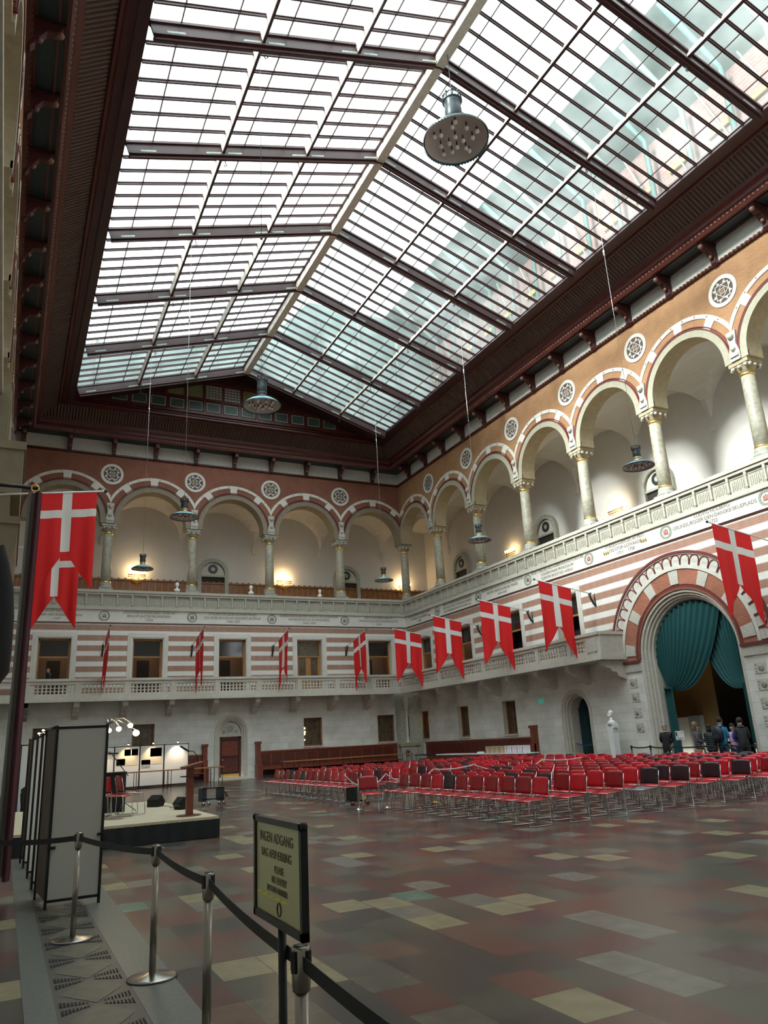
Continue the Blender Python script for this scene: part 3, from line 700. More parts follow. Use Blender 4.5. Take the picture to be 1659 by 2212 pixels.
def drape(mb, P, ns, ntt, m, fold=.05, folds=10):
    vs = []; fs = []
    for i in range(ns+1):
        for j in range(ntt+1): vs.append(P(i/ns, j/ntt))
    for i in range(ns):
        for j in range(ntt): a = i*(ntt+1)+j; fs.append((a, a+1, a+ntt+2, a+ntt+1))
    mb.faces(vs, fs, m, True)
m = MB(); drape(m, lambda s, t: FR(u+.69-.62*s, -.72+.05*sin(s*2*pi*6), .02+t*2.95), 48, 2, 'curtain_dark'); tag(m.build('door_curtain'), 'dark teal curtain half drawn in the small arched doorway', 'curtain')
m = MB(); pts = [FR(u+.68-1.36*k/12, -.35, 1.02-.10*sin(pi*k/12)) for k in range(13)]; m.tube(pts, .018, 'rope_blue', 6); tag(m.build('door_rope'), 'blue rope hung across the small arched doorway', 'rope')

# great portal
e = empty('door_8', FR(PO[0], 0, 0), kind='structure'); u, r, zs = PO; ZI = zs
m = MB(); n = 60
ring(m, FR, u, ZI, 3.74, 3.83, 0, .14, 'bead_brick', n=n); ring(m, FR, u, ZI, 3.70, 3.74, 0, .10, 'medal_white', n=n)
ring(m, FR, u, ZI, 3.28, 3.70, 0, .05, 'pink_ground', n=n); ring(m, FR, u, ZI, 3.14, 3.28, 0, .09, 'marble', n=n); m.build('outer_archivolt', e)
m = MB(); N = 24
for k in range(N):
    a = pi*(k+.5)/N; ca, sa = cos(a), sin(a); rad = Vector((ca, sa)); tan = Vector((-sa, ca)); R0 = 3.28
    def Q(x, y, d): p = rad*(R0+y)+tan*x; return FR(u+p.x, d, ZI+p.y)
    w = .19; pts = [(-w, 0), (w, 0)]+[(w*cos(pi*t/8), .20+w*sin(pi*t/8)) for t in range(9)]
    m.face([Q(x, y, .065) for x, y in pts], 'marble')
    for (x0, y0), (x1, y1) in zip([(w, 0)]+pts[2:], pts[2:]+[(-w, 0)]):
        d0 = Vector((x1-x0, y1-y0)); 
        if d0.length < 1e-6: continue
        nn = Vector((d0.y, -d0.x)).normalized()*.020
        m.hexa([Q(x0, y0, .06), Q(x1, y1, .06), Q(x1+nn.x, y1+nn.y, .06), Q(x0+nn.x, y0+nn.y, .06), Q(x0, y0, .10), Q(x1, y1, .10), Q(x1+nn.x, y1+nn.y, .10), Q(x0+nn.x, y0+nn.y, .10)], 'bead_brick')
    for t in range(4): m.face([Q(-.09+.06*t, .10+.03*(t % 2), .07), Q(-.05+.06*t, .10+.03*(t % 2), .07), Q(-.05+.06*t, .22, .07), Q(-.09+.06*t, .22, .07)], 'stone_carved')
m.build('blind_arches', e)
m = MB(); ring(m, FR, u, ZI, 2.55, 3.14, 0, .04, 'brick_portal', n=n)
for k in range(7):
    a = pi*(k+.5)/7 if False else radians([8, 36, 63, 90, 117, 144, 172][k]); a = max(radians(8), min(radians(172), a))
    ring(m, FR, u, ZI, 2.58, 3.10, 0, .075, 'stone_carved', a-.075, a+.075, 4)
ring(m, FR, u, ZI, 2.42, 2.55, -.05, .02, 'bead_brick', n=n); ring(m, FR, u, ZI, 2.36, 2.42, -.1, .05, 'brick_red', n=n); m.build('brick_archivolt', e)
m = MB()
for a, b, d in ((2.26, 2.38, -.02), (2.16, 2.26, -.12), (2.08, 2.16, -.22), (2.0, 2.08, -.34)):
    mm = 'stone_pale' if a != 2.16 else 'stone_carved'
    ring(m, FR, u, ZI, a, b, -1.0, d, mm, n=n); m.box(u-b, u-a, -1.0, d, 0, zs, mm, FR); m.box(u+a, u+b, -1.0, d, 0, zs, mm, FR)
m.build('stone_jambs', e)
m = MB()
for sg in (-1, 1):
    c0, c1 = sorted((u+sg*2.40, u+sg*3.95)); m.box(c0, c1, 0, .06, 3.72, 4.05, 'stone_carved', FR); m.box(c0, c1, 0, .12, 4.05, 4.14, 'bead_brick', FR)
    for z in (3.28, 2.73, 2.13, 1.56):
        q = u+sg*2.95; m.box(q-.22, q+.22, 0, .02, z-.18, z+.18, 'stone_pale', FR); m.ball(FR(q+.05*sg, .02, z), .12, 'stone_grey', 12, 6, sx=.35)
        for dz in (-.11, 0, .11): m.ball(FR(q-.15*sg, .02, z+dz), .035, 'stone_grey', 8, 4, sx=.5)
m.build('carved_blocks', e)
m = MB(); x0, x1 = XR+1.0, XR+7.0
YV = 36
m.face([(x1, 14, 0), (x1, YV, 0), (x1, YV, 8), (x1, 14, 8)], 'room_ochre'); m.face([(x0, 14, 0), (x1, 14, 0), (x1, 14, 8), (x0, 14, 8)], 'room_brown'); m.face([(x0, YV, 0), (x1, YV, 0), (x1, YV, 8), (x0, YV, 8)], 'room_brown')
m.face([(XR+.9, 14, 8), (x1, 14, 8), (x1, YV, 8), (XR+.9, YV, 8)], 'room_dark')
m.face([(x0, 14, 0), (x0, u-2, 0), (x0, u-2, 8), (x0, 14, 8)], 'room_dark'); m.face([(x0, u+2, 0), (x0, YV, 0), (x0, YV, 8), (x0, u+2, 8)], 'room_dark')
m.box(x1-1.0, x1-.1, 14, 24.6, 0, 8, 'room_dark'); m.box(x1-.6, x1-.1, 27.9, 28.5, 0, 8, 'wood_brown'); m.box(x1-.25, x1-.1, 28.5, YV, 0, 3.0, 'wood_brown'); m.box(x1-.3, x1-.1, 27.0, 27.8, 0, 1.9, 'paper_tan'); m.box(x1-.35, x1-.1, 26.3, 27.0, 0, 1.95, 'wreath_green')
m.build('vestibule', e)
# portal curtains
u, zs = PO[0], PO[2]
def arcp(a, r=1.98): return (u+r*cos(a), zs+r*sin(a))
def sweep(T, G, C, s, t): return tuple((1-t)**2*a+2*t*(1-t)*c+t*t*g for a, c, g in zip(T, C, G))
def curtain_left(s, t):
    a = radians(-8)+s*radians(141); T = arcp(max(a, 0)) if a > 0 else (u+1.98, zs+a*2)
    G = (u+1.78-.10*s, 2.98-.06*s); C = (G[0]+(.10-1.95*s*s)*1.0+.15*(1-s), G[1]+.9*(1-s)+(-.60)*s)
    y, z = sweep(T, G, C, s, t)
    w = 1-.85*t
    return FR(y, -.50+.062*w*sin(s*2*pi*17+1.5*t)-.1*t, z)
m = MB(); drape(m, curtain_left, 220, 20, 'curtain_teal')
o = m.build('portal_curtain'); tag(o, 'teal curtain swept to the left side of the great portal', 'curtain', 'portal curtains')
m = MB(); drape(m, lambda s, t: FR(u+1.50+.46*s+.05*t*(1-s), -.58+.05*sin(s*2*pi*5), .02+t*2.98), 50, 3, 'curtain_teal'); m.build('gathered_tail', o)
m = MB(); m.lathe([(.17, 0), (.19, .04), (.17, .08)], FR(u+1.74, -.58, 2.92), 'curtain_dark', 12); m.build('tieback', o)
def curtain_right(s, t):
    a = radians(188)-s*radians(102); T = arcp(a) if a < pi else (u-1.98, zs-(a-pi)*2)
    G = (u-1.80+.08*s, 2.85-.10*s); C = (G[0]-.1*(1-s)+1.35*s*s, G[1]+.8*(1-s)-.45*s)
    y, z = sweep(T, G, C, s, t); w = 1-.85*t
    return FR(y, -.66+.05*w*sin(s*2*pi*15+1.0*t)-.06*t, z)
m = MB(); drape(m, curtain_right, 200, 20, 'curtain_teal')
o = m.build('portal_curtain'); tag(o, 'teal curtain swept to the right side of the great portal', 'curtain', 'portal curtains')
m = MB(); drape(m, lambda s, t: FR(u-1.62-.34*s, -.66+.05*sin(s*2*pi*4), .02+t*2.85), 40, 3, 'curtain_teal'); m.build('gathered_tail', o)

# ================================================================== CORNICE, COVE, ROOF
def rectring(mb, prof, m_list):
    def pt(g, z, c):
        x0, x1, y0, y1 = XL+g, XR-g, YN+g, YB-g
        return [(x0, y0, z), (x1, y0, z), (x1, y1, z), (x0, y1, z)][c]
    for (g0, z0), (g1, z1), mm in zip(prof, prof[1:], m_list):
        for c in range(4):
            e = (c+1) % 4; mb.face([pt(g0, z0, c), pt(g0, z0, e), pt(g1, z1, e), pt(g1, z1, c)], mm)
ceil = empty('ceiling', (0, 0, 0), kind='structure')
m = MB()
rectring(m, [(0, 18.05), (.10, 18.07), (.10, 18.16), (.02, 18.18), (.02, 18.95), (.85, 18.95), (.85, 18.86), (.95, 18.86), (1.03, 19.04), (1.10, 19.10), (1.10, 19.24), (1.22, 19.34), (1.25, 19.50), (2.02, 20.06), (2.06, 20.0), (2.14, 20.0), (2.2, 20.10)],
         ['wood_maroon', 'wood_red', 'wood_maroon', 'frieze_stone', 'teal_panel', 'wood_maroon', 'wood_maroon', 'wood_red', 'wood_maroon', 'wood_maroon', 'wood_red', 'wood_maroon', 'reeded', 'wood_maroon', 'wood_red', 'wood_maroon'])
# side strips up to the skylight curb and flat boarding at both ends
for x0, x1, xa, xb in ((XL+2.2, 1.87, 1.55, 1.87), (19.91, XR-2.2, 19.91, 20.2)):
    m.box(x0, x1, YN+2.2, YB-2.2, 20.08, 20.16, 'wood_maroon'); m.box(xa, xb, YN+2.2, YB-2.2, 20.0, 20.22, 'steel_maroon')
m.build('cove', ceil)
m = MB(); per = .18       # rope of beads
def bead(x, y): m.ball((x, y, 19.0), .062, 'bead_pink', 6, 4)
g = .99; yy = YN+g
while yy < YB-g: bead(XL+g, yy); bead(XR-g, yy); yy += per
xx = XL+g
while xx < XR-g: bead(xx, YB-g); xx += per
m.build('bead_moulding', ceil)
m = MB(); k = 0
for F, a, b in ((FB, XL, XR), (FR, YN, YB), (FL, YN, YB)):
    q = a
    while q < b: m.box(q, q+.09, .10, .15, 18.08, 18.16, 'wood_red', F); q += .18
m.build('dentils', ceil)
def cornice_bracket(F, u, first=[None]):
    m = MB(); pr = [(.02, 18.10), (.10, 18.02), (.20, 18.14), (.20, 18.34), (.34, 18.44), (.44, 18.60), (.62, 18.62), (.74, 18.72), (.80, 18.86), (.80, 18.95), (.02, 18.95)]
    m.prism([(d, z) for d, z in pr], -.11, .11, lambda d, z, q: F(u+q, d, z), 'wood_maroon')
    m.ball(F(u, .74, 18.70), .10, 'bead_pink', 8, 5); m.ball(F(u, .30, 18.36), .08, 'bead_pink', 6, 4); m.box(u-.15, u+.15, .02, .84, 18.87, 18.95, 'wood_maroon_dark', F)
    m.build('cornice_bracket', ceil)
def coffer(F, u0, u1):
    m = MB(); m.box(u0+.18, u1-.18, .14, .20, 18.90, 18.95, 'wood_red', F); m.box(u0+.18, u1-.18, .66, .72, 18.90, 18.95, 'wood_red', F); m.build('coffer', ceil)
for k in range(11):
    uu = 23.09-2.35*k+.0
    if k > 0: cornice_bracket(FB, uu-.0)
for k in range(1, 19): cornice_bracket(FR, 43-S2/2*k); cornice_bracket(FL, 43-S2/2*k)
for k in range(1, 18): coffer(FR, 43-S2/2*(k+1), 43-S2/2*k); coffer(FL, 43-S2/2*(k+1), 43-S2/2*k)
# flat strips and gable walls
YG = YB-2.2; Y1 = 43-4.552; T = S2; NB = 8; Y0 = Y1-NB*T; YGN = YN+2.2
xr_, zr_, xl_, xe_, ze_ = 10.93, 23.03, 1.87, 19.91, 20.13
m = MB()
for ya, yb in ((Y1, YG), (YGN, Y0)):
    m.face([(xl_, ya, ze_), (xr_, ya, zr_), (xr_, yb, zr_), (xl_, yb, ze_)], 'wood_maroon_dark'); m.face([(xe_, ya, ze_), (xr_, ya, zr_), (xr_, yb, zr_), (xe_, yb, ze_)], 'wood_maroon_dark')
for y in (YG, YGN): m.face([(xl_-.9, y, 19.95), (xe_+.9, y, 19.95), (xe_, y, ze_+.2), (xr_, y, zr_), (xl_, y, ze_+.2)], 'wood_maroon')
m.build('gable_boarding', ceil)
def FG(x, d, z): return (x, YG-d, z)
m = MB(); m.box(xl_, xe_, 0, .12, 20.40, 20.56, 'wood_red', FG); m.box(xl_, xe_, 0, .20, 20.05, 20.14, 'wood_red', FG); m.box(xl_, xe_, 0, .14, 20.22, 20.30, 'wood_maroon', FG); m.box(3.6, 18.2, 0, .09, 21.32, 21.42, 'wood_red', FG); m.box(7.0, 14.9, 0, .12, 22.42, 22.54, 'wood_red', FG)
x = 3.7
while x < 18.3: m.box(x-.07, x+.07, 0, .07, 20.56, 21.32, 'wood_red', FG); x += 1.055
for x in (6.75, 7.85, 8.95, 10.08, 11.2, 12.35, 13.45, 14.55): m.box(x-.07, x+.07, 0, .09, 21.42, 22.42-.0*abs(x-10.9), 'wood_red', FG); m.ball(FG(x, .12, 22.2), .09, 'wood_maroon', 6, 4)
m.build('gable_framing', ceil)
x = 3.7; i = 0
while x < 17.3:
    m = MB(); m.box(x+.12, x+.935, .0, .04, 20.66, 21.24, 'plate_green', FG); m.box(x+.17, x+.885, .02, .05, 20.71, 21.19, 'glass_teal', FG); m.build('gable_window', ceil); x += 1.055
for x0, x1, mm in ((7.92, 8.88, 'glass_olive'), (6.85, 7.78, 'glass_olive'), (9.05, 10.0, 'glass_leaded'), (10.16, 11.12, 'glass_leaded'), (11.3, 12.25, 'glass_olive'), (12.42, 13.38, 'glass_olive'), (13.5, 14.5, 'wood_maroon')):
    m = MB(); m.box(x0, x1, .0, .04, 21.5, 22.36, mm, FG)
    if mm == 'glass_leaded':
        for k in range(1, 5): m.box(x0+(x1-x0)*k/5-.012, x0+(x1-x0)*k/5+.012, .04, .06, 21.5, 22.36, 'wood_maroon', FG); m.box(x0, x1, .04, .06, 21.5+.86*k/5-.012, 21.5+.86*k/5+.012, 'wood_maroon', FG)
    m.build('gable_window', ceil)

sky = empty('window_1', (0, 0, 0), kind='structure')
def SL(side, s, y, h=0):    # point on a slope: s 0 at the ridge, 1 at the eave, h above the glass
    xe = xe_ if side > 0 else xl_; dx = xe-xr_; dz = ze_-zr_; L = sqrt(dx*dx+dz*dz); n = Vector((-dz*side, 0, abs(dx)))/L
    n = Vector((side*abs(dz), 0, abs(dx)))/L
    return Vector((xr_+dx*s, y, zr_+dz*s))+n*h
def slopebar(mb, side, s0, s1, y0, y1, h0, h1, m):
    mb.hexa([SL(side, s0, y0, h0), SL(side, s1, y0, h0), SL(side, s1, y1, h0), SL(side, s0, y1, h0), SL(side, s0, y0, h1), SL(side, s1, y0, h1), SL(side, s1, y1, h1), SL(side, s0, y1, h1)], m)
LS = 9.5
for i in range(NB+1):
    y = Y1-i*T
    for side in (-1, 1):
        m = MB(); slopebar(m, side, 0, 1, y-.035, y+.035, -.46, -.02, 'steel_maroon'); slopebar(m, side, 0, 1, y-.13, y+.13, -.50, -.44, 'steel_maroon'); slopebar(m, side, 0, 1, y-.10, y+.10, -.08, 0, 'steel_maroon')
        slopebar(m, side, 0, 1, y-.05, y-.035, -.60, -.50, 'wood_maroon')
        r = m.build('rafter', sky); m = MB()
        for sc in (.02, 1/3, 2/3, .975):
            for sg in (-1, 1):
                if (sc < .1 and sg < 0) or (sc > .9 and sg > 0): continue
                a, b = sorted((sc+sg*.012, sc+sg*.065)); slopebar(m, side, a, b, y-.12, y-.05, -.44, -.37, 'plate_green')
        m.build('gusset_plates', r)
        m = MB(); q = SL(side, 2/3, y, -.60); m.tube([q, q+Vector((0, 0, -.12)), q+Vector((.06, 0, -.2)), q+Vector((0, 0, -.26)), q+Vector((-.05, 0, -.2))], .018, 'iron', 6); m.build('hook', r)
for side in (-1, 1):
    for s, mm in ((1/3, 'steel_cream'), (2/3, 'steel_cream')):
        m = MB(); ww = .045/LS; slopebar(m, side, s-ww/3, s+ww/3, Y0, Y1, -.34, -.02, mm); slopebar(m, side, s-ww, s+ww, Y0, Y1, -.36, -.33, 'steel_maroon'); m.build('purlin', sky)
    for i in range(NB):
        ya = Y1-i*T; m = MB()
        for k in range(1, 7): q = ya-T*k/7; slopebar(m, side, 0, 1, q-.025, q+.025, -.09, .0, 'steel_maroon'); slopebar(m, side, 0, 1, q-.05, q+.05, -.02, .01, 'steel_maroon')
        for th in range(3):
            for fr in (.25, .73): q = (th+fr)/3; slopebar(m, side, q-.0016, q+.0016, ya-T, ya, -.04, 0, 'steel_maroon')
        m.build('glazing_bars', sky)
        m = MB(); m.face([SL(side, 0, ya), SL(side, 1, ya), SL(side, 1, ya-T), SL(side, 0, ya-T)], 'skylight_glass'); m.build('glass_panes', sky)
m = MB(); m.box(xr_-.05, xr_+.05, Y0, Y1, zr_-.55, zr_-.05, 'steel_maroon'); m.box(xr_-.16, xr_+.16, Y0, Y1, zr_-.58, zr_-.54, 'steel_cream'); m.box(xr_-.20, xr_+.20, Y0, Y1, zr_-.12, zr_-.06, 'steel_maroon')
m.box(xr_-.12, xr_-.08, Y0, Y1, zr_-.54, zr_-.12, 'steel_cream'); m.build('ridge_beam', sky)

# outer roof house above the glass: brick side wall, steel posts, end wall
m = MB()
m.face([(26.2, YN, 20), (26.2, YB+4, 20), (26.2, YB+4, 29.0), (26.2, YN, 29.0)], 'brick_outer')
m.face([(26.2, YN, 29.0), (26.2, YB+4, 29.0), (22.6, YB+4, 31.4), (22.6, YN, 31.4)], 'outer_pale')
m.face([(20.3, YN, 20.3), (20.3, YB+4, 20.3), (26.2, YB+4, 20.3), (26.2, YN, 20.3)], 'outer_pale')
m.face([(-3, YB-.2, 20.2), (26.2, YB-.2, 20.2), (26.2, YB-.2, 31), (16.5, YB-.2, 31), (14.2, YB-.2, 28.3), (2.3, YB-.2, 24.9), (-3, YB-.2, 24.5)], 'outer_grey')
outer = empty('roof_house', (11, 20, 20), 'grey and brick roof house seen blurred through the skylight glass', 'roof')
outer['_o'] = (11., 20., 20.); m.build('shell', outer)
m = MB(); m.box(-14, -7, 25.5, 50, 0, 48, 'brick_outer'); tag(m.build('sun_blocker'), 'unseen brick block added left of the hall to shade its far bays', 'sun blocker')  # added out of view to keep the sun off the far gallery bays
y = YN+1; i = 0
while y < YB+2:
    m = MB(); m.tube([(25.6, y, 20.3), (25.6, y, 28.8), (22.4, y, 31.0)], .13, 'outer_teal' if i % 2 else 'outer_pale', 6); m.tube([(25.6, y, 24.5), (25.6, y+1.4, 28.8)], .05, 'outer_pale', 5); m.build('steel_post', outer)
    m = MB(); m.box(26.05, 26.15, y+.5, y+1.6, 26.5, 26.75, 'outer_yellow'); m.build('window_light', outer); y += 2.26; i += 1
for x, zt in ((3, 25), (6.5, 26), (10, 27), (13, 27.8), (17, 30), (20, 30), (23, 30)): m = MB(); m.tube([(x, YB-.6, 20.3), (x, YB-.6, zt)], .12, 'outer_pale', 6); m.build('steel_post', outer)

# ================================================================== FIRST-FLOOR BALCONIES
def balcony(F, u0, u1, D, axes, half, label, endcap, loc, br):
    e = empty('balcony', loc, label, 'balcony')
    m = MB(); m.box(u0, u1, .0, D-.02, 4.30, 4.44, 'stone_pale', F); m.box(u0, u1, D-.14, D+.07, 4.26, 4.40, 'stone_pale', F); m.box(u0, u1, D-.10, D+.03, 4.40, 4.50, 'stone_pale', F); m.build('slab', e)
    m = MB(); m.box(u0, u1, D-.16, D, 4.50, 4.62, 'stone_pale', F); m.box(u0, u1, D-.16, D, 5.12, 5.26, 'stone_pale', F); m.box(u0, u1, D-.22, D+.07, 5.28, 5.40, 'stone_pale', F); m.box(u0, u1, D-.19, D+.03, 5.24, 5.29, 'stone_pale', F)
    if endcap: m.box(u0-.006, u0+.14, 0, D+.006, 4.402, 5.281, 'stone_pale', F); m.box(u0-.06, u0+.16, 0, D, 5.28, 5.40, 'stone_pale', F); m.box(u0-.06, u0+.2, 0, D+.05, 4.26, 4.44, 'stone_pale', F)
    m.build('rails', e)
    for a in axes:
        if u0+.1 < a < u1-.1: m = MB(); m.box(a-.12, a+.12, D-.17, D+.02, 4.50, 5.28, 'stone_pale', F); m.build('post', e)
    for a, b in zip(axes, axes[1:]):
        a, b = sorted((a, b)); a = max(a, u0)+.13; b = min(b, u1)-.13
        if b-a < .6: continue
        m = MB(); n = max(3, round((b-a)/.19)); st = (b-a)/n
        m.box(a-.02, a+.06, D-.13, D-.03, 4.62, 5.12, 'stone_pale', F); m.box(b-.06, b+.02, D-.13, D-.03, 4.62, 5.12, 'stone_pale', F)
        for k in range(1, n): m.box(a+k*st-.035, a+k*st+.035, D-.11, D-.05, 4.63, 5.11, 'stone_pale', F)
        for z in (4.62, 4.765, 4.93, 5.09): m.box(a, b, D-.12, D-.04, z-.0, z+.045, 'stone_pale', F)
        m.build('pierced_panel', e)
    pr = [(0, 3.45), (.22, 3.55), (.42, 3.62), (.50, 3.78), (.72, 3.80), (.84, 3.94), (1.02, 3.96), (1.10, 4.06), (1.10, 4.30), (0, 4.30)]
    for a in br:
        m = MB(); m.prism([(d*D/1.32, z) for d, z in pr], -.15, .15, lambda d, z, q: F(a+q, d, z), 'stone_pale'); m.box(a-.12, a+.12, .95*D/1.32, 1.14*D/1.32, 4.04, 4.26, 'marble', F); m.build('bracket', e)
    return e
balcony(FB, XL, 21.42, 1.32, [18.39+2.35*.5+2.35*k for k in range(1, -9, -1)], 1.17, 'pale stone balcony with pierced panels running along the back wall', False, (10, 42, 4.3), [18.39-1.175+2.35*k for k in range(1, -8, -1)]+[.77])
be = balcony(FR, 23.55, 41.32, 1.32, [36.72+2.24+2.24*1]+[36.72+2.24-2.24*k for k in range(0, 7)]+[24.0], 1.1, 'pale stone balcony with pierced panels along the right wall', True, (22, 32, 4.3), [39.6-2.26*k for k in range(7)]+[23.85])
m = MB(); m.box(23.56, 24.42, 1.16, 1.323, 4.505, 5.235, 'stone_pale', FR); m.box(23.75, 24.35, 1.30, 1.36, 4.62, 5.14, 'stone_carved', FR); m.build('carved_panel', be)
l = bpy.data.lights.new('vestibule_light', 'POINT'); l.energy = 20; l.color = (1, .75, .42); l.shadow_soft_size = .3
o = bpy.data.objects.new('vestibule_light', l); COL.objects.link(o); o.location = (XR+4.3, 25.5, 5.0)
# ================================================================== FLAGS
def flag(base, tip, h, w, label, group, start=.0, seed=0, nx=None, wind=.0, bracket=True):
    """base on the wall, tip in the air; cloth hangs from the outer end of the staff"""
    base = Vector(base); tip = Vector(tip); ax = (tip-base).normalized(); e = empty('swallowtail_flag', tuple(base), label, 'flag', group)
    m = MB(); m.tube([base+ax*.15, tip+ax*.12], .022, 'white_gloss', 6); st_ = m.build('staff', e)
    m = MB(); m.ball(tip+ax*.14, .045, 'iron', 8, 5); m.build('finial', st_)
    if bracket:
        m = MB(); hz = Vector((ax.x, ax.y, 0)).normalized(); b = base
        m.tube([b+Vector((0, 0, -.45)), b+hz*.10+Vector((0, 0, -.40)), b+hz*.22+Vector((0, 0, -.2)), b+hz*.30+Vector((0, 0, 0)), b+hz*.2+Vector((0, 0, .06))], [.03, .05, .045, .05, .04], 'iron', 8)
        m.ball(b+hz*.04+Vector((0, 0, -.45)), .06, 'iron', 8, 5); m.ball(b+hz*.28, .065, 'iron', 8, 5); m.tube([b+Vector((0, 0, -.55)), b+Vector((0, 0, .05))], .03, 'iron', 6); m.build('bracket', e)
    hz = Vector((ax.x, ax.y, 0)).normalized(); nn = hz.cross(Vector((0, 0, 1)))
    top0 = tip-ax*.05
    rnd = random.Random(seed); ph = rnd.random()*6
    def P(s, t, side):        # s 0 at the tip .. 1 towards the wall ; t down
        tt = max(0, (t-.60)/.40)
        if side == 0: s2 = s*(1-tt)+.02*s*tt
        else: s2 = 1-(1-s)*(1-tt)-.02*(1-s)*tt
        p = top0-ax*w*s2*(1-.06*t)+Vector((0, 0, -h*t))
        return p+nn*(.05*sin(s2*9+ph+2*t)*t+.035*sin(s2*21+ph)*min(1, t*2)+wind*t*t)
    ss = [0, .07, .14, .21, .28, .35, .42, .5, .58, .65, .72, .79, .86, .93, 1]; ts = [0, .04, .09, .135, .18, .22, .26, .32, .38, .44, .5, .55, .60, .66, .72, .78, .84, .90, .96, 1]
    m = MB()
    for t0, t1 in zip(ts, ts[1:]):
        for a, b in zip(ss, ss[1:]):
            sm = (a+b)/2; tm = (t0+t1)/2; sd_ = 0 if sm < .5 else 1
            white = (.42 < sm < .58 and tm < .60) or (.18 < tm < .26)
            m.face([P(a, t0, sd_), P(b, t0, sd_), P(b, t1, sd_), P(a, t1, sd_)], 'flag_white' if white else 'flag_red', True)
    bm_o = m.build('cloth', e, fix=False)
    bm = bmesh.new(); bm.from_mesh(bm_o.data); bmesh.ops.remove_doubles(bm, verts=bm.verts, dist=1e-4); bm.to_mesh(bm_o.data); bm.free()
    return e
RL = ['swallowtail flag over the end of the right balcony, left of the portal', 'swallowtail flag over the right balcony, half hiding its middle window', 'smallest flag of the right wall, over the balcony near the third window', 'swallowtail flag hanging right in the corner of the hall']
for i, k in enumerate((4, 3, 2, 1)):
    y = CR[k]; flag(FR(y, 0, 7.22), FR(y, 3.05, 7.74), 3.02, 1.75, RL[i], 'flags of the right wall', seed=i)
flag(FR(CR[6], 0, 7.22), FR(CR[6], 3.02, 7.70), 3.05, 1.75, 'large red and white flag hanging in front of the great portal', 'flags of the right wall', seed=9)
BL = ['flag on the back wall nearest the corner, turned slightly to the camera', 'flag edge-on beside the glazed double doors of the back wall', 'narrow edge-on flag right of the second dark window from the left', 'narrowest edge-on flag, right of the window with the standing man']
for i, k in enumerate((1, 2, 3, 4)):
    x = CB[k]; flag(FB(x, 0, 7.2), FB(x+.0, 3.0, 7.80), 3.0, 1.75, BL[i], 'flags of the back wall', seed=20+i, wind=.10*(i % 2))
flag((XL, 18.0, 7.30), (1.55, 18.0, 7.63), 2.38, 1.30, 'front one of the two big overlapping flags at far left', 'flags of the left wall', seed=31)
flag((XL, 22.5, 7.20), (1.56, 22.5, 7.44), 2.40, 1.26, 'rear one of the two overlapping flags at far left', 'flags of the left wall', seed=32)

# ================================================================== PENDANT LAMPS
def lamp(x, y, z, R, ztop, label, group, kz=1.0, nb=9):
    e = empty('pendant_lamp', (x, y, z), label, 'lamp', group); c = (x, y, z); s = R/.47
    def L(pr): return [(r*s, q*s*kz) for r, q in pr]
    m = MB(); m.lathe(L([(.47, .0), (.475, .015), (.44, .05), (.36, .10), (.26, .145), (.17, .175), (.11, .19)]), c, 'lamp_blue', 36, caps=False); m.build('shade', e)
    m = MB(); m.lathe(L([(.455, .01), (.42, .04), (.34, .08), (.24, .11), (.10, .12), (.001, .125)]), c, 'lamp_inner', 36, caps=False); refl = m.build('reflector', e)
    m = MB(); n = 128; vs = []
    for k in range(n):
        a = 2*pi*k/n; r_ = .478*s; vs += [(x+r_*cos(a), y+r_*sin(a), z+.02*s), (x+r_*cos(a), y+r_*sin(a), z-(.022 if k % 2 else .002)*s)]
    m.faces(vs, [(2*k, 2*((k+1) % n), 2*((k+1) % n)+1, 2*k+1) for k in range(n)], 'lamp_dark'); m.build('beaded_rim', e)
    m = MB(); m.lathe(L([(.12, .18), (.125, .20), (.105, .215), (.11, .26), (.13, .30), (.115, .31)]), c, 'lamp_dark' if R > .6 else 'gold_dull', 20); m.build('collar', e)
    m = MB(); m.lathe(L([(.095, .29), (.125, .33), (.125, .45), (.115, .52), (.13, .55), (.12, .57)]), c, 'lamp_dark', 20); m.build('neck', e)
    m = MB(); n = 9; rr = .135*s
    for k in range(n):
        a = 2*pi*k/n; b = 2*pi*(k+1)/n; p0 = Vector((x+rr*cos(a), y+rr*sin(a), z+.57*s*kz)); p1 = Vector((x+rr*cos(b), y+rr*sin(b), z+.57*s*kz)); uz = Vector((0, 0, 1))
        m.tube([p0, p0+uz*.06*s, (p0+p1)/2+uz*.10*s, p1+uz*.06*s, p1], .012*s, 'lamp_dark', 5); m.ball(p0+uz*.10*s, .018*s, 'lamp_dark', 5, 4)
    m.lathe(L([(.135, .555), (.15, .565), (.135, .58)]), c, 'lamp_dark', 18); m.build('crown', e)
    rnd = random.Random(int(x*10+y)); k = 0
    for r0, cnt in ((.10, 4), (.24, 7), (.32, 5)):
        for q in range(cnt):
            a = 2*pi*q/cnt+r0*9; bx, by = x+r0*s*cos(a), y+r0*s*sin(a); zb = z+(-.02 if r0 < .2 else .03)*s
            m = MB(); m.tube([(bx, by, zb+.10*s), (bx, by, zb+.02*s)], .012*s, 'lamp_dark', 5); m.ball((bx, by, zb-.005*s), .034*s, 'bulb_off', 8, 6); m.build('bulb', refl)
    m = MB(); m.tube([(x, y, z+.6*s), (x, y, ztop)], .007 if R < .6 else .014, 'steel' if R < .6 else 'iron', 5)
    if R < .6:
        m.lathe([(.012, 0), (.04, .06), (.02, .14), (.045, .2), (.012, .3)], (x, y, z+7.6), 'steel', 8)
    m.build('cable', e)
    return e
mat('gold_dull', (.45, .38, .24), .4, metal=.6)
zp = zr_+(ze_-zr_)*2/3-.4
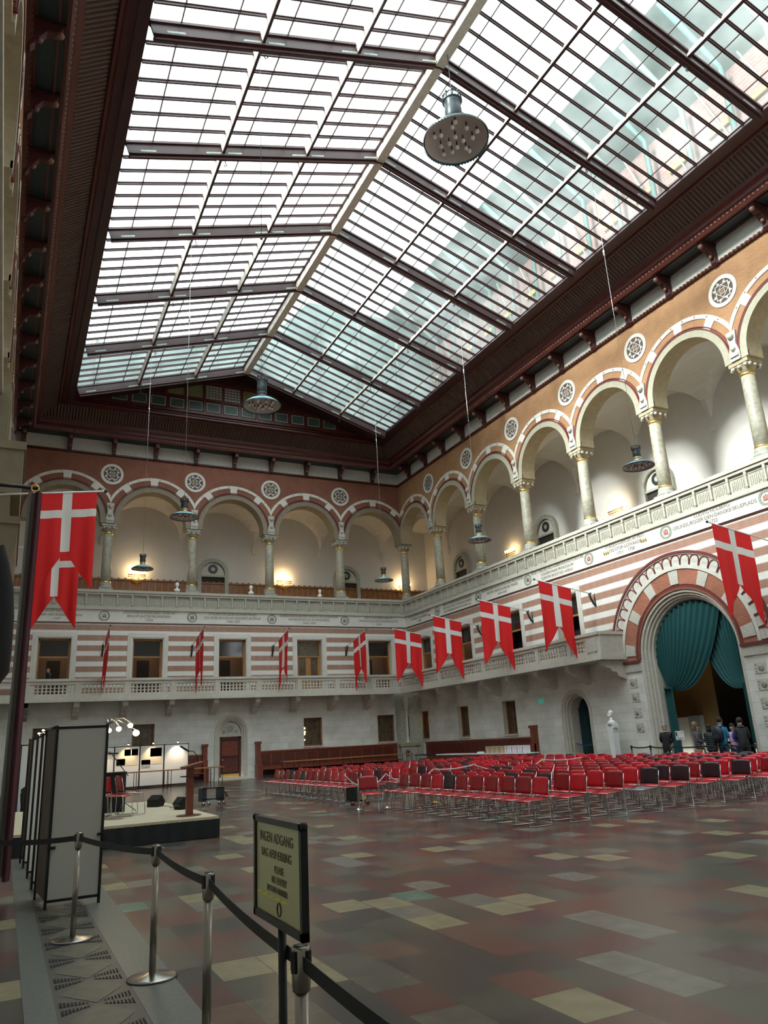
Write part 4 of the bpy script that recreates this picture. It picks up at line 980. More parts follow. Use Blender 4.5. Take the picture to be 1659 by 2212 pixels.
for (x, y, lb) in ((16.94, Y1-5*T, 'blue pendant lamp nearest the camera, before the bright gallery wall'), (16.94, Y1-3*T, 'blue pendant lamp in front of the second right arcade column from the corner'), (16.94, Y1-T, 'small blue pendant lamp in front of the last back arch'),
                   (4.91, Y1-T, 'small blue pendant lamp hanging above the leftmost wall chandelier'), (4.91, Y1-3*T, 'blue pendant lamp hanging before the second back arcade column')):
    lamp(x, y, 9.28 if y < 30 else 9.5, .47, zp, lb, 'small blue pendant lamps')
lamp(10.93, 15.32, 19.05, 1.0, 22.5, 'huge shallow dish lamp high up before the bright skylight', 'large pendant lamps under the ridge', kz=1.25)
lamp(10.93, 35.38, 19.05, 1.0, 22.5, 'large shallow dish lamp in front of the gable windows', 'large pendant lamps under the ridge', kz=1.25)
m = MB(); m.tube([(4.91, Y1-5*T, zp), (4.91, Y1-5*T, 14.2)], .008, 'iron', 5); m.ball((4.91, Y1-5*T, 14.2), .04, 'iron', 6, 4); tag(m.build('hanging_cable'), 'thin empty cable hanging down from the left skylight slope', 'cable')

def sconce(x, y, z, axis, label):
    e = empty('wall_chandelier', (x, y, z), label, 'wall lamp', 'gilded chandeliers in the galleries')
    dx, dy = axis; m = MB()
    for h, r, zz in ((.52, .03, 0), (.52, .02, -.12), (.30, .03, -.34)): m.tube([(x-dx*h, y-dy*h, z+zz), (x+dx*h, y+dy*h, z+zz)], r, 'gold', 6)
    for k in range(-5, 6): q = k/5; m.tube([(x+dx*.5*q, y+dy*.5*q, z), (x+dx*.3*q, y+dy*.3*q, z-.34), (x, y, z-.55)], .012, 'gold', 5)
    m.build('basket', e)
    for k in range(6):
        q = (k-2.5)/2.7; m = MB(); m.lathe([(.02, 0), (.02, .10)], (x+dx*.5*q, y+dy*.5*q, z+.02), 'white_gloss', 6); m.ball((x+dx*.5*q, y+dy*.5*q, z+.17), .045, 'bulb_warm', 8, 6, sz=1.5); m.build('candle_bulb', e)
    l = bpy.data.lights.new('chandelier_light', 'POINT'); l.energy = 60 if dx else 16; l.color = (1, .70, .36); l.shadow_soft_size = .25
    o = bpy.data.objects.new('chandelier_light', l); COL.objects.link(o); o.parent = e; o.location = (-dy*.25*0, 0, .25)
sconce(6.35, YB+3.4, 11.95, (1, 0), 'lit gold wall chandelier under the leftmost small pendant lamp')
sconce(15.66, YB+3.4, 11.95, (1, 0), 'lit gold wall chandelier in the middle of the back gallery')
sconce(24.6, YB+3.4, 11.95, (1, 0), 'lit gold wall chandelier glowing behind the corner column')
sconce(XR+3.6, 35.6, 11.95, (0, 1), 'lit gold wall chandelier in the right gallery near the corner')
sconce(XR+3.6, 26.6, 11.95, (0, 1), 'gold wall chandelier on the brightly lit right gallery wall')

# ================================================================== LEFT WALL ORIEL, BANNER, BLACK DRAPE
m = MB(); m.box(XL, -.55, 18.6, 23.5, 8.75, 10.35, 'oriel_stone_shaded'); m.box(-.55, -.52, 18.9, 22.6, 9.0, 10.1, 'oriel_stone_shaded')
e = empty('oriel_balcony', (XL, 19, 8), 'tan stone oriel on the left wall, cut by the photo edge', 'balcony'); m.build('upper_stage', e)
m = MB(); m.box(XL, -.10, 18.25, 22.8, 8.58, 8.78, 'oriel_stone_shaded'); m.box(XL, -.14, 18.3, 22.7, 7.5, 8.58, 'oriel_stone_shaded'); m.box(XL, -.34, 18.35, 22.6, 6.95, 7.5, 'oriel_stone_shaded'); m.box(XL, -.09, 18.3, 22.7, 6.78, 6.95, 'oriel_stone_shaded'); m.build('middle_stage', e)
m = MB(); m.prism([(XL, 6.78), (-.12, 6.78), (-.14, 6.3), (-.25, 5.9), (-.50, 5.5), (-.85, 5.2), (XL, 5.1)], 18.35, 22.6, lambda a, b, d: (a, d, b), 'oriel_stone_shaded'); m.build('corbel', e)
# black cloth bundle hung on the left wall
m = MB(); vs = []
prof = [(.03, 4.75), (.12, 4.45), (.20, 4.1), (.24, 3.7), (.25, 3.2), (.24, 2.9), (.14, 2.75), (.02, 2.72)]
m.lathe([(r+.0, z) for r, z in prof], (-.26, 12.0, -.1), 'fabric_black', 20); tag(m.build('black_drape'), 'bundled black cloth hanging at the left edge of the photo', 'drape')
# tall folded banner
e = empty('hanging_banner', (.10, 11.5, 0), 'tall folded maroon banner hanging beside the two big left flags', 'banner')
m = MB(); ns = 10
def ban(s, t): return (.035+.165*s+.004*sin(t*6+s*3)+.02*t*0, 11.5-.05*cos(s*pi*3)-.06*s, 5.35-5.2*t)
drape(m, lambda s, t: ban(.42+.58*s, t), 12, 30, 'velvet_maroon'); m.build('velvet', e)
m = MB(); drape(m, lambda s, t: ban(-.10+.52*s, t*.99), 8, 30, 'grey_lining'); m.build('lining', e)
m = MB(); m.tube([(-.93, 11.5, 5.42), (.16, 11.5, 5.42)], .03, 'black_metal', 8); m.build('arm', e)
m = MB(); m.tube([(.10+.05*cos(a*pi/6), 11.40, 5.38+.05*sin(a*pi/6)) for a in range(13)], .010, 'gold', 6); m.build('ring', e)

# ================================================================== BENCHES ALONG THE WALLS
def bench(F, u0, u1, posts, label, loc):
    e = empty('panelled_bench', loc, label, 'bench')
    m = MB(); m.box(u0, u1, 0, .10, .1, 1.34, 'wood_bench', F); m.box(u0, u1, 0, .16, 1.32, 1.40, 'wood_bench', F); k = u0+.1
    while k+.7 < u1:
        m.box(k, k+.62, .10, .115, .62, 1.22, 'wood_red', F); k += .70
    m.build('back_panel', e)
    m = MB(); m.box(u0, u1, .08, .60, .42, .48, 'wood_bench', F); m.build('seat', e)
    m = MB(); m.box(u0, u1, .10, .50, .0, .12, 'wood_maroon_dark', F); m.box(u0, u1, .10, .16, .12, .42, 'wood_maroon_dark', F); m.build('plinth', e)
    for p in posts:
        m = MB(); m.box(p-.12, p+.12, 0, .28, 0, 1.80, 'wood_bench', F); m.box(p-.16, p+.16, -.0, .33, 1.80, 1.92, 'wood_bench', F); m.box(p-.14, p+.14, 0, .62, 0, .62, 'wood_bench', F); m.box(p-.16, p+.16, 0, .66, .60, .66, 'wood_bench', F); m.box(p-.12, p+.12, .2, .42, .66, 1.1, 'wood_bench', F); m.build('end_post', e)
bench(FB, 12.8, 21.5, [12.78], 'long red-brown panelled bench on the back wall, right of the door', (17, YB, 0))
bench(FB, 1.0, 9.85, [9.8], 'red-brown panelled bench left of the dark back door', (6, YB, 0))
bench(FR, 30.2, 40.9, [30.15], 'red-brown panelled bench along the right wall under three windows', (XR, 35, 0))
# corner fountain niche with slender column
e = empty('corner_fountain', (22.2, 42.1, 0), 'stone fountain niche with a slender column in the hall corner', 'fountain')
m = MB(); m.prism([(21.55, 42.62), (21.75, 42.30), (22.35, 41.65), (22.72, 41.35), (22.72, 42.62)], 0, 4.26, lambda a, b, d: (a, b, d), 'stone_grey'); m.build('pier', e)
m = MB(); m.prism([(21.55, 42.45), (21.55, 42.1), (22.2, 41.45), (22.6, 41.45), (22.6, 42.5)], 1.20, 1.38, lambda a, b, d: (a, b, d), 'stone_dim'); m.prism([(21.62, 42.4), (21.62, 42.12), (22.22, 41.52), (22.5, 41.5), (22.6, 42.5)], 0, 1.20, lambda a, b, d: (a, b, d), 'stone_grey'); m.build('pedestal', e)
m = MB(); m.lathe([(.13, 0), (.14, .05), (.08, .12), (.075, .2), (.07, 1.95), (.09, 2.0)], (21.95, 41.86, 1.38), 'stone_pale', 14); m.build('column', e)
m = MB(); m.lathe([(.09, 0), (.12, .06), (.17, .16), (.13, .22), (.17, .32), (.19, .62), (.15, .70), (.08, .74)], (21.95, 41.86, 3.36), 'stone_pale', 14); m.build('capital', e)
m = MB(); m.ball((21.82, 41.72, .88), .13, 'bead_brick', 10, 6); m.ball((21.80, 41.70, .90), .07, 'plate_green', 8, 5); m.build('lion_mask', e)
m = MB(); m.box(21.98, 22.10, 41.90, 41.96, 1.75, 3.0, 'room_dark'); m.build('slit', e)

# ================================================================== CHAIRS
def chair_proto(back, seat, name='conference_chair'):
    t = empty(name, (0, 0, 0)); t['_o'] = (0., 0., 0.)
    # faces -x ; seat z .45
    m = MB(); n = 6; mm = 5; vs = []; fs = []
    for i in range(n+1):
        for j in range(mm+1):
            x = -.23+.42*i/n; y = -.225+.45*j/mm; z = .445+.012*cos((i/n)*pi*2)-.03*(1-i/n)**4 - .008*sin(pi*j/mm); vs.append((x, y, z))
    N = len(vs); vs += [(a, b, c-.014) for a, b, c in vs]
    def gridf(n, mm, off=0): return [(off+i*(mm+1)+j, off+i*(mm+1)+j+1, off+(i+1)*(mm+1)+j+1, off+(i+1)*(mm+1)+j) for i in range(n) for j in range(mm)]
    def shell(vs, N, n, mm):
        fs = gridf(n, mm)+[tuple(q+N for q in f)[::-1] for f in gridf(n, mm)]
        ed = [(i*(mm+1), (i+1)*(mm+1)) for i in range(n)]+[((i+1)*(mm+1)+mm, i*(mm+1)+mm) for i in range(n)]+[(j+1, j) for j in range(mm)]+[(n*(mm+1)+j, n*(mm+1)+j+1) for j in range(mm)]
        return fs+[(a, b, b+N, a+N) for a, b in ed]
    m.faces(vs, shell(vs, N, n, mm), seat, True); m.build('seat', t)
    m = MB(); vs = []
    for i in range(n+1):
        for j in range(mm+1):
            y = -.225+.45*j/mm; q = i/n; x = .205+.055*q+.03*(1-(abs(j-mm/2)/(mm/2))**2)*1.0-.0; z = .505+.295*q+.012*sin(pi*j/mm)*q; vs.append((x, y, z))
    N = len(vs); vs += [(a+.014, b, c) for a, b, c in vs]
    m.faces(vs, shell(vs, N, n, mm), back, True); m.build('backrest', t)
    m = MB(); r = .0085
    for y in (-.235, .235):
        m.tube([(.275, y, .76), (.225, y, .52), (.215, y, .44), (.235, y, .02), (.20, y, .011), (-.22, y, .011), (-.245, y, .03), (-.215, y, .425), (-.18, y, .435), (.205, y, .435)], r, 'chrome', 6)
    m.tube([(.235, -.235, .04), (.235, .235, .04)], r, 'chrome', 5); m.tube([(-.20, -.235, .425), (-.20, .235, .425)], r, 'chrome', 5); m.tube([(.18, -.235, .43), (.18, .235, .43)], r, 'chrome', 5)
    for y in (-.235, .235): m.ball((-.235, y, .014), .016, 'chrome', 6, 4)
    m.build('sled_frame', t)
    return t
protos = {}
for key, bk, st in (('red', 'chair_red', 'chair_red'), ('deep red', 'chair_red_dark', 'chair_red'), ('black', 'chair_black', 'chair_red'), ('red, grey-seated', 'chair_red_dark', 'chair_seat_sheen'), ('black, grey-seated', 'chair_black', 'chair_seat_sheen')):  # the pale seats carry a reflection sheen as plain colour
    protos[key] = [chair_proto(bk, st), False]
def place_chair(key, x, y, rz, label, group, z=0, sc=1):
    p = protos[key]
    if not p[1]: o = p[0]; p[1] = True
    else: o = copy_tree(p[0])
    o.location = (x, y, z); o.rotation_euler = (0, 0, rz); tag(o, label, 'chair', group); return o
rnd = random.Random(11); PITCH_X = .885
for r in range(11):
    x = 8.66+PITCH_X*r
    for i in range(11):
        y = 11.86+.545*i; q = rnd.random()
        key = 'red' if q < .40 else 'deep red' if q < .84 else 'black' if q < .92 else 'red, grey-seated' if q < .97 else 'black, grey-seated'
        if i == 0 and r in (5, 6, 8, 9): key = 'black'
        if r == 0: key = ['red', 'deep red', 'deep red', 'deep red', 'deep red', 'deep red', 'black', 'red', 'deep red', 'deep red', 'deep red'][i]
        place_chair(key, x+rnd.uniform(-.02, .02), y+rnd.uniform(-.02, .02), rnd.uniform(-.04, .04), '%s plastic chair, %s from the near end of the %s row before the ropes' % (key, ORD[i], ORD[r]), 'chairs of the near block')
    for i in range(14):
        y = 20.15+.55*i; q = rnd.random(); key = 'red' if q < .5 else 'deep red' if q < .88 else 'black'
        if r == 0: key = ['deep red', 'deep red', 'red', 'red', 'deep red', 'deep red', 'deep red', 'deep red', 'black', 'deep red', 'black', 'deep red', 'deep red', 'deep red'][i]
        place_chair(key, x+rnd.uniform(-.02, .02), y+rnd.uniform(-.02, .02), rnd.uniform(-.04, .04), '%s plastic chair, %s from the ropes in the %s row of the far block' % (key, ORD[i], ORD[r]), 'chairs of the far block')
    if r > 1:
        for i in range(2):
            place_chair('red' if (r+i) % 3 else 'deep red', x, 18.35+.6*i, rnd.uniform(-.05, .05), 'red plastic chair, %s of two in the gap between the blocks, %s row' % (['nearer', 'farther'][i], ORD[r]), 'chairs between the blocks')
place_chair('deep red', 7.86, 17.05, radians(78), 'single deep red chair turned to the camera beside the ropes', 'stray chairs')
place_chair('red', 1.88, 17.75, radians(165), 'bright red chair on the stage against the grey panel', 'chairs on the stage', .38)
place_chair('deep red', 2.16, 17.05, radians(150), 'dark red chair standing in the middle of the stage chairs', 'chairs on the stage', .38)
place_chair('deep red', 2.52, 17.72, radians(190), 'red chair on the stage farthest from the grey panel', 'chairs on the stage', .38)

# ================================================================== STAGE
e = empty('stage', (2, 18, 0), 'low stage with beige top and black skirt at left', 'stage')
m = MB(); m.box(-.3, 3.84, 15.35, 22.0, .33, .38, 'stage_top'); m.build('deck', e)
m = MB(); nn = 120; vs = []
def skirt(p0, p1):
    d = Vector(p1)-Vector(p0); nrm = Vector((d.y, -d.x)).normalized()
    drape(m, lambda s, t: (p0[0]+d.x*s+nrm.x*.012*sin(s*90), p0[1]+d.y*s+nrm.y*.012*sin(s*90), .335-.325*t), 100, 1, 'stage_skirt')
skirt((-.3, 15.34), (3.85, 15.34)); skirt((3.85, 15.34), (3.85, 22.0)); m.box(-.28, 3.8, 15.4, 21.9, .02, .32, 'stage_skirt'); m.build('skirt', e)
# lectern
e = empty('lectern', (3.43, 16.03, .38), 'red-brown wooden lectern with sloping top on the stage corner', 'lectern')
m = MB(); m.lathe([(.24, 0), (.24, .015), (.22, .02)], (3.41, 16.05, .38), 'wood_red', 24); m.build('base_plate', e)
m = MB(); m.box(3.35, 3.48, 15.98, 16.10, .39, 1.28, 'lectern_wood'); m.build('column', e)
m = MB(); m.box(3.24, 3.60, 15.94, 16.14, 1.11, 1.13, 'wood_red'); m.build('shelf', e)
m = MB(); m.obox((3.46, 16.03, 1.33), (.20, 0, .045), (0, .22, 0), (-.004, 0, .02), 'lectern_wood'); m.build('reading_top', e)
m = MB(); m.tube([(3.58, 16.05, 1.35), (3.55, 16.04, 1.50), (3.48, 16.03, 1.59), (3.36, 16.02, 1.61)], .008, 'black_metal', 6); m.tube([(3.38, 16.02, 1.60), (3.20, 16.0, 1.71)], .02, 'black_metal', 8); m.build('microphone', e)
# stage equipment
e = empty('black_cabinet', (2.3, 19, .38), 'black cloth-covered cabinet at the rear of the stage', 'cabinet'); m = MB(); m.box(1.75, 2.56, 18.8, 19.5, .38, 1.20, 'fabric_black'); m.build('body', e); m = MB(); m.box(1.72, 2.58, 18.78, 19.52, 1.20, 1.23, 'fabric_black'); m.build('top', e)
e = empty('boom_microphone_stand', (2.75, 18.6, .38), 'black boom microphone stand beside the black cabinet', 'microphone stand')
m = MB(); m.tube([(2.12, 18.6, 1.65), (2.34, 18.6, 1.64)], .018, 'black_metal', 6); m.build('microphone', e)
m = MB(); m.tube([(2.2, 18.6, 1.63), (2.58, 18.6, 1.14)], .009, 'black_metal', 6); m.tube([(2.50, 18.62, 1.25), (2.50, 18.62, .42)], .012, 'black_metal', 6); m.build('boom', e)
m = MB()
for a in (0, 2.1, 4.2): m.tube([(2.50, 18.62, .60), (2.50+.28*cos(a), 18.62+.28*sin(a), .39)], .009, 'black_metal', 5)
m.build('tripod', e)
def monitor(x, y, rz, tilt, label):
    e = empty('stage_monitor', (x, y, .38), label, 'loudspeaker', 'stage monitors')
    e.rotation_euler = (0, 0, rz); e.scale = (.66, .66, .72); m = MB(); pr = [(-.20, .0), (.12, 0), (.21, .16), (.02, .36), (-.20, .22)]
    e['_o'] = (0., 0., 0.)
    m.prism(pr, -.24, .24, lambda a, b, d: (a, d, b), 'black_metal'); m.build('cabinet', e)
    m = MB(); m.hexa([(.205, -.22, .175), (.205, .22, .175), (.03, .22, .355), (.03, -.22, .355), (.215, -.22, .185), (.215, .22, .185), (.04, .22, .365), (.04, -.22, .365)], 'fabric_black'); m.build('grille', e)
monitor(3.38, 19.6, radians(40), 0, 'black wedge loudspeaker tilted in the middle of the stage'); monitor(3.66, 18.0, radians(200), 0, 'black wedge loudspeaker right behind the lectern')
m = MB(); m.tube([(3.5, 19.5, .39), (3.6, 19.3, .39), (3.62, 19.0, .39), (3.55, 18.7, .39), (3.65, 18.3, .39)], .006, 'black_metal', 5); tag(m.build('cable'), 'thin black cable between the two stage loudspeakers', 'cable')
# ================================================================== EXHIBITION PANELS
def display_panel(x0, x1, y, label, group, face='panel_grey', z1=1.95, rz=None, zb=.10, back=None, lampx=None, posters=()):
    e = empty('exhibition_panel', ((x0+x1)/2, y, 0), label, 'display panel', group)
    def B(a, b, d0, d1, c, d, mm, nm, par=e):
        m = MB(); m.box(a, b, y+d0, y+d1, c, d, mm); return m.build(nm, par)
    B(x0+.03, x1-.03, -.012, .012, zb, z1-.02, face, 'board')
    m = MB(); m.box(x0, x0+.03, y-.02, y+.02, .0, z1+.02, 'black_metal'); m.build('post', e); m = MB(); m.box(x1-.03, x1, y-.02, y+.02, 0, z1+.02, 'black_metal'); m.build('post', e)
    m = MB(); m.box(x0, x1, y-.018, y+.018, z1-.02, z1+.01, 'black_metal'); m.build('top_rail', e); m = MB(); m.box(x0, x1, y-.018, y+.018, zb-.03, zb, 'black_metal'); m.build('bottom_rail', e)
    for (a, b, c, d, mm) in posters: B(x0+a, x0+b, -.02, -.013, c, d, mm, 'print')
    return e
display_panel(.54, 1.13, 9.97, 'large blank grey exhibition panel nearest the camera', 'panels by the left wall')
pb = bpy.data.objects['exhibition_panel']
for dz in (.72, 1.05): m = MB(); m.box(1.06, 1.12, 9.93, 9.96, dz, dz+.03, 'black_metal'); m.build('clip', pb); break
m = MB(); m.box(.56, .62, 9.93, 9.96, .62, .65, 'black_metal'); m.build('clip', pb)
# panel running away from the camera, seen from its dark brown side
e = empty('exhibition_panel', (.5, 11, 0), 'narrow dark brown panel seen obliquely beside the grey one', 'display panel', 'panels by the left wall')
m = MB(); m.hexa([(.535, 10.0, .1), (.56, 10.0, .1), (.505, 10.75, .1), (.48, 10.75, .1), (.535, 10.0, 1.93), (.56, 10.0, 1.93), (.505, 10.75, 1.93), (.48, 10.75, 1.93)], 'panel_brown'); m.build('board', e)
m = MB(); m.box(.465, .49, 10.74, 10.78, 0, 1.97, 'black_metal'); m.build('post', e); m = MB(); m.tube([(.55, 10.0, 1.96), (.48, 10.76, 1.96)], .018, 'black_metal', 5); m.build('top_rail', e)
for k, (xa, xb, y) in enumerate(((.452, .62, 11.6), (.43, .60, 12.7), (.405, .58, 13.9))):
    display_panel(xa, xb, y, ['white panel edge right behind the brown panel, first of three', 'white panel edge behind the brown panel, middle of three', 'white panel edge behind the brown panel, leftmost of three'][k], 'panels by the left wall', 'panel_white', 1.93)
display_panel(.375, .50, 14.6, 'dark panel at the left end of the zigzag row of panels', 'panels by the left wall', 'panel_brown', 1.93)
display_panel(.42, .86, 23.6, 'small pale panel far behind, beside the bending person', 'panels by the left wall', 'panel_white', 2.0)
# lit panels at the back
xs = [3.5, 4.77, 5.94, 7.08, 8.27]; y = 39.3
PO_ = [((.1, .9, 1.15, 1.9, 'paper_tan'), (.55, 1.1, 1.45, 1.8, 'paper_print')), ((.08, 1.08, 1.1, 1.9, 'paper_tan'), (.45, .75, 1.55, 1.85, 'paper_print'), (.78, 1.08, 1.55, 1.85, 'paper_print'), (.1, .5, 1.12, 1.42, 'paper_print2')),
       ((.08, 1.05, 1.1, 1.9, 'paper_tan'), (.48, 1.02, 1.45, 1.85, 'paper_print'), (.08, .5, .95, 1.32, 'paper_print2')), ()]
PN = ['leftmost lit white panel at the back of the hall, half hidden', 'lit white panel with two photographs at the back', 'lit white panel with a dark map print at the back', 'blank lit white panel at the right end of the back row']
for k in range(4):
    p = display_panel(xs[k], xs[k+1], y, PN[k], 'lit panels at the back', 'panel_white', 1.98, zb=.14, posters=PO_[k])
    xc = (xs[k]+xs[k+1])/2
    m = MB(); m.tube([(xc, y, 1.99), (xc, y-.25, 2.12)], .012, 'black_metal', 5); m.lathe([(.02, .05), (.06, 0)], (xc, y-.28, 2.08), 'black_metal', 10); m.build('spot_lamp', p)
    m = MB(); m.ball((xc, y-.28, 2.07), .035, 'bulb_white', 8, 5); m.build('bulb', p)
    l = bpy.data.lights.new('panel_light', 'SPOT'); l.energy = 60; l.color = (1, .74, .45); l.spot_size = radians(95); l.spot_blend = .9; l.shadow_soft_size = .04
    o = bpy.data.objects.new('panel_light', l); COL.objects.link(o); o.parent = p; o.location = (0, -.34, 2.05); o.rotation_euler = Vector((0, .30, -.75)).to_track_quat('-Z', 'Y').to_euler()
# arched arm lamp clamped on the near panel
for k, (gx, gz, gy, lb) in enumerate(((1.27, 1.93, 11.2, 'lowest glass globe lamp, closest to the grey panel'), (1.40, 1.945, 11.2, 'glass globe lamp in the middle of the clamped arms'), (1.55, 1.985, 11.2, 'glass globe lamp at the far end of the long arm'), (1.79, 1.91, 12.3, 'round white globe lamp glowing before the dark window'))):
    e = empty('globe_lamp', (gx, gy, gz), lb, 'lamp', 'globe lamps over the near panel')
    m = MB(); m.ball((gx, gy, gz), .036 if k < 3 else .05, 'bulb_white', 14, 10, sz=.9); m.build('globe', e)
    m = MB(); a0 = (1.10, 10.0, 1.96); m.tube([a0, ((a0[0]*2+gx)/3, (a0[1]*2+gy)/3, max(gz, 2.0)+.05), ((a0[0]+gx*2)/3, (a0[1]+gy*2)/3, gz+.09), (gx, gy, gz+.045)], .006, 'black_metal', 5); m.build('arm', e)
    l = bpy.data.lights.new('globe_light', 'POINT'); l.energy = 2.5; l.color = (1, .8, .5); l.shadow_soft_size = .06; o = bpy.data.objects.new('globe_light', l); COL.objects.link(o); o.parent = e; o.location = (0, -.08, -.02)
for i in range(2):
    for j in range(3):
        pass
m = MB()
for i in range(2):
    for j in range(3 if i else 2): m.ball((.50+.06*i, 13.9, 1.965+.045*j), .022, 'bulb_warm', 8, 5, sz=.6)
tag(m.build('string_lights'), 'cluster of tiny warm lights above the striped panel edges', 'lights', kind='stuff')

# ================================================================== TABLES
def table(p0, p1, z, depth, label, legs, topm='table_wood'):
    p0 = Vector((*p0, 0)); p1 = Vector((*p1, 0)); d = (p1-p0).normalized(); n = Vector((-d.y, d.x, 0)); c = (p0+p1)/2
    e = empty('folding_table', tuple(c), label, 'table')
    m = MB(); m.obox(c+Vector((0, 0, z-.02))+n*depth/2, d*(p1-p0).length/2, n*depth/2, (0, 0, .02), topm); m.build('tabletop', e)
    m = MB(); m.obox(c+Vector((0, 0, z-.02)), d*(p1-p0).length/2, n*.006, (0, 0, .026), 'wood_oak' if topm == 'table_wood' else topm); m.build('front_edge', e)
    L = (p1-p0).length
    for q in legs:
        for w in (.06, depth-.06):
            b = p0+d*L*q+n*w; m = MB(); m.tube([b+Vector((0, 0, z-.04)), b+Vector((0, 0, 0))], .016, 'black_metal', 5); m.build('leg', e)
    return e
table((5.0, 37.4), (9.62, 37.55), .83, .75, 'long table with wooden edge in front of the lit panels', (.02, .12, .42, .46, .86, .90, .985))
table((13.6, 40.25), (21.6, 40.6), .82, .75, 'very long table standing before the panelled back bench', (.015, .10, .24, .29, .47, .53, .70, .91, .99))
table((20.6, 36.2), (20.6, 28.2), .76, .7, 'white-topped table standing behind the far chairs', (.03, .5, .97), 'white_gloss')
table((20.9, 39.2), (20.9, 36.4), .74, .7, 'black table end beyond the white-topped table', (.03, .97), 'fabric_black')
for k in range(8):
    y = 31.55-.40*k; w = k < 4; x = 20.95
    m = MB(); m.box(x-.16, x+.16, y-.17, y+.17, .76, 1.06, 'cardboard' if w else 'box_white'); m.box(x-.165, x-.155, y-.02, y+.02, .76, 1.06, 'paper_tan' if w else 'flag_red')
    m.box(x-.165, x+.16, y-.172, y+.172, 1.0, 1.07, 'cardboard' if w else 'box_white')
    tag(m.build('archive_box'), '%s box on the table, %s of the %s boxes from the left' % ('brown cardboard' if w else 'white', ORD[k % 4], 'brown' if w else 'white'), 'box', 'boxes on the white table')
m = MB(); m.box(20.75, 20.95, 32.1, 32.4, .76, .84, 'box_white'); tag(m.build('paper_pile'), 'small pile of white papers left of the brown boxes', 'papers')

# ================================================================== PLATFORM DOLLY, HAND CART, ROPES
e = empty('platform_dolly', (5.85, 24.2, 0), 'dark blue wheeled dolly standing empty beyond the stage corner', 'dolly')
m = MB(); m.box(5.48, 5.62, 24.0, 24.5, .12, .50, 'cloth_navy'); m.build('end_board', e); m = MB(); m.box(6.02, 6.16, 24.0, 24.5, .12, .50, 'cloth_navy'); m.build('end_board', e)
m = MB(); m.tube([(5.5, 24.0, .50), (6.15, 24.0, .50)], .02, 'black_metal', 6); m.tube([(5.5, 24.0, .19), (6.15, 24.0, .19)], .02, 'black_metal', 6); m.build('rails', e)
m = MB(); m.obox((6.24, 24.0, .26), (.05, 0, -.13), (0, .15, 0), (.01, 0, .008), 'steel'); m.build('plate', e)
for x in (5.52, 5.68, 6.0, 6.14): m = MB(); m.tube([(x, 23.96, .065), (x, 24.0, .065)], .048, 'brushed_steel', 12); m.build('wheel', e)
e = empty('hand_cart', (8.6, 19.6, 0), 'small hand cart with a black box at the end of the front row', 'cart')
m = MB(); m.box(8.28, 8.66, 19.3, 19.6, .10, .13, 'black_metal'); m.build('platform', e)
m = MB(); m.tube([(8.66, 19.3, .12), (8.84, 19.4, .88), (8.80, 19.5, .95), (8.74, 19.6, .95), (8.60, 19.6, .12)], .012, 'black_metal', 6); m.build('handle', e)
for x in (8.35, 8.78): m = MB(); m.tube([(x, 19.24, .06), (x, 19.28, .06)], .055, 'cloth_royal' if x < 8 else 'wood_red', 10); m.build('wheel', e)
m = MB(); m.box(8.30, 8.52, 19.32, 19.56, .13, .46, 'fabric_black'); tag(m.build('equipment_box'), 'black box riding on the small hand cart', 'box')
m = MB(); m.box(8.60, 8.72, 19.20, 19.30, .14, .30, 'cardboard'); tag(m.build('parcel'), 'small brown parcel at the foot of the hand cart', 'box')
def ropepost(x, y, h, label, m_='post_yellow'):
    e = empty('rope_post', (x, y, 0), label, 'post', 'rope posts between the blocks'); m = MB(); m.lathe([(.12, 0), (.12, .02), (.02, .04), (.016, .06), (.016, h), (.025, h+.01), (.02, h+.03)], (x, y, 0), m_, 10); m.build('pole', e)
RP = [(8.62, 17.75, .78, 'chrome'), (7.95, 18.0, .84, 'chrome'), (10.1, 17.95, .80, 'post_yellow'), (11.35, 17.95, .84, 'post_yellow'), (13.6, 17.9, .84, 'post_yellow'), (15.0, 17.9, .82, 'post_yellow'), (12.5, 17.9, .8, 'post_yellow')]
RN = ['chrome rope post just behind the single chair', 'chrome rope post left of the single chair', 'yellow rope post nearest the single chair', 'yellow rope post in the middle of the chairs', 'yellow rope post right of the slack rope loop', 'rope post deepest among the near chairs', 'rope post holding the slack loop']
for (x, y, h, mm), lb in zip(RP, RN): ropepost(x, y, h, lb, mm)
def rope(a, b, sag, label, r=.014):
    m = MB(); m.tube([(a[0]+(b[0]-a[0])*t/12, a[1]+(b[1]-a[1])*t/12, a[2]+(b[2]-a[2])*t/12-sag*4*(t/12)*(1-t/12)) for t in range(13)], r, 'rope_white', 6); tag(m.build('barrier_rope'), label, 'rope', 'white barrier ropes')
rope((7.60, 18.0, .85), (8.62, 17.75, .80), .30, 'white rope sagging left of the single chair'); rope((8.62, 17.75, .80), (10.1, 17.95, .82), .26, 'white rope sagging just right of the single chair')
rope((10.1, 17.95, .82), (11.35, 17.95, .86), .05, 'white rope rising to the middle yellow post'); rope((11.35, 17.95, .86), (12.5, 17.9, .74), .10, 'white rope falling away from the middle yellow post'); rope((12.5, 17.9, .74), (13.6, 17.9, .86), .12, 'white rope right of the slack loop')
rope((13.6, 17.9, .86), (15.0, 17.9, .84), .05, 'white rope farthest to the right among the chairs')
m = MB(); m.obox((9.05, 17.35, .24), (.12, .02, 0), (.0, .012, 0), (.03, 0, .24), 'paper_tan'); tag(m.build('floor_card'), 'tan board leaning against the front row of chairs', 'board')

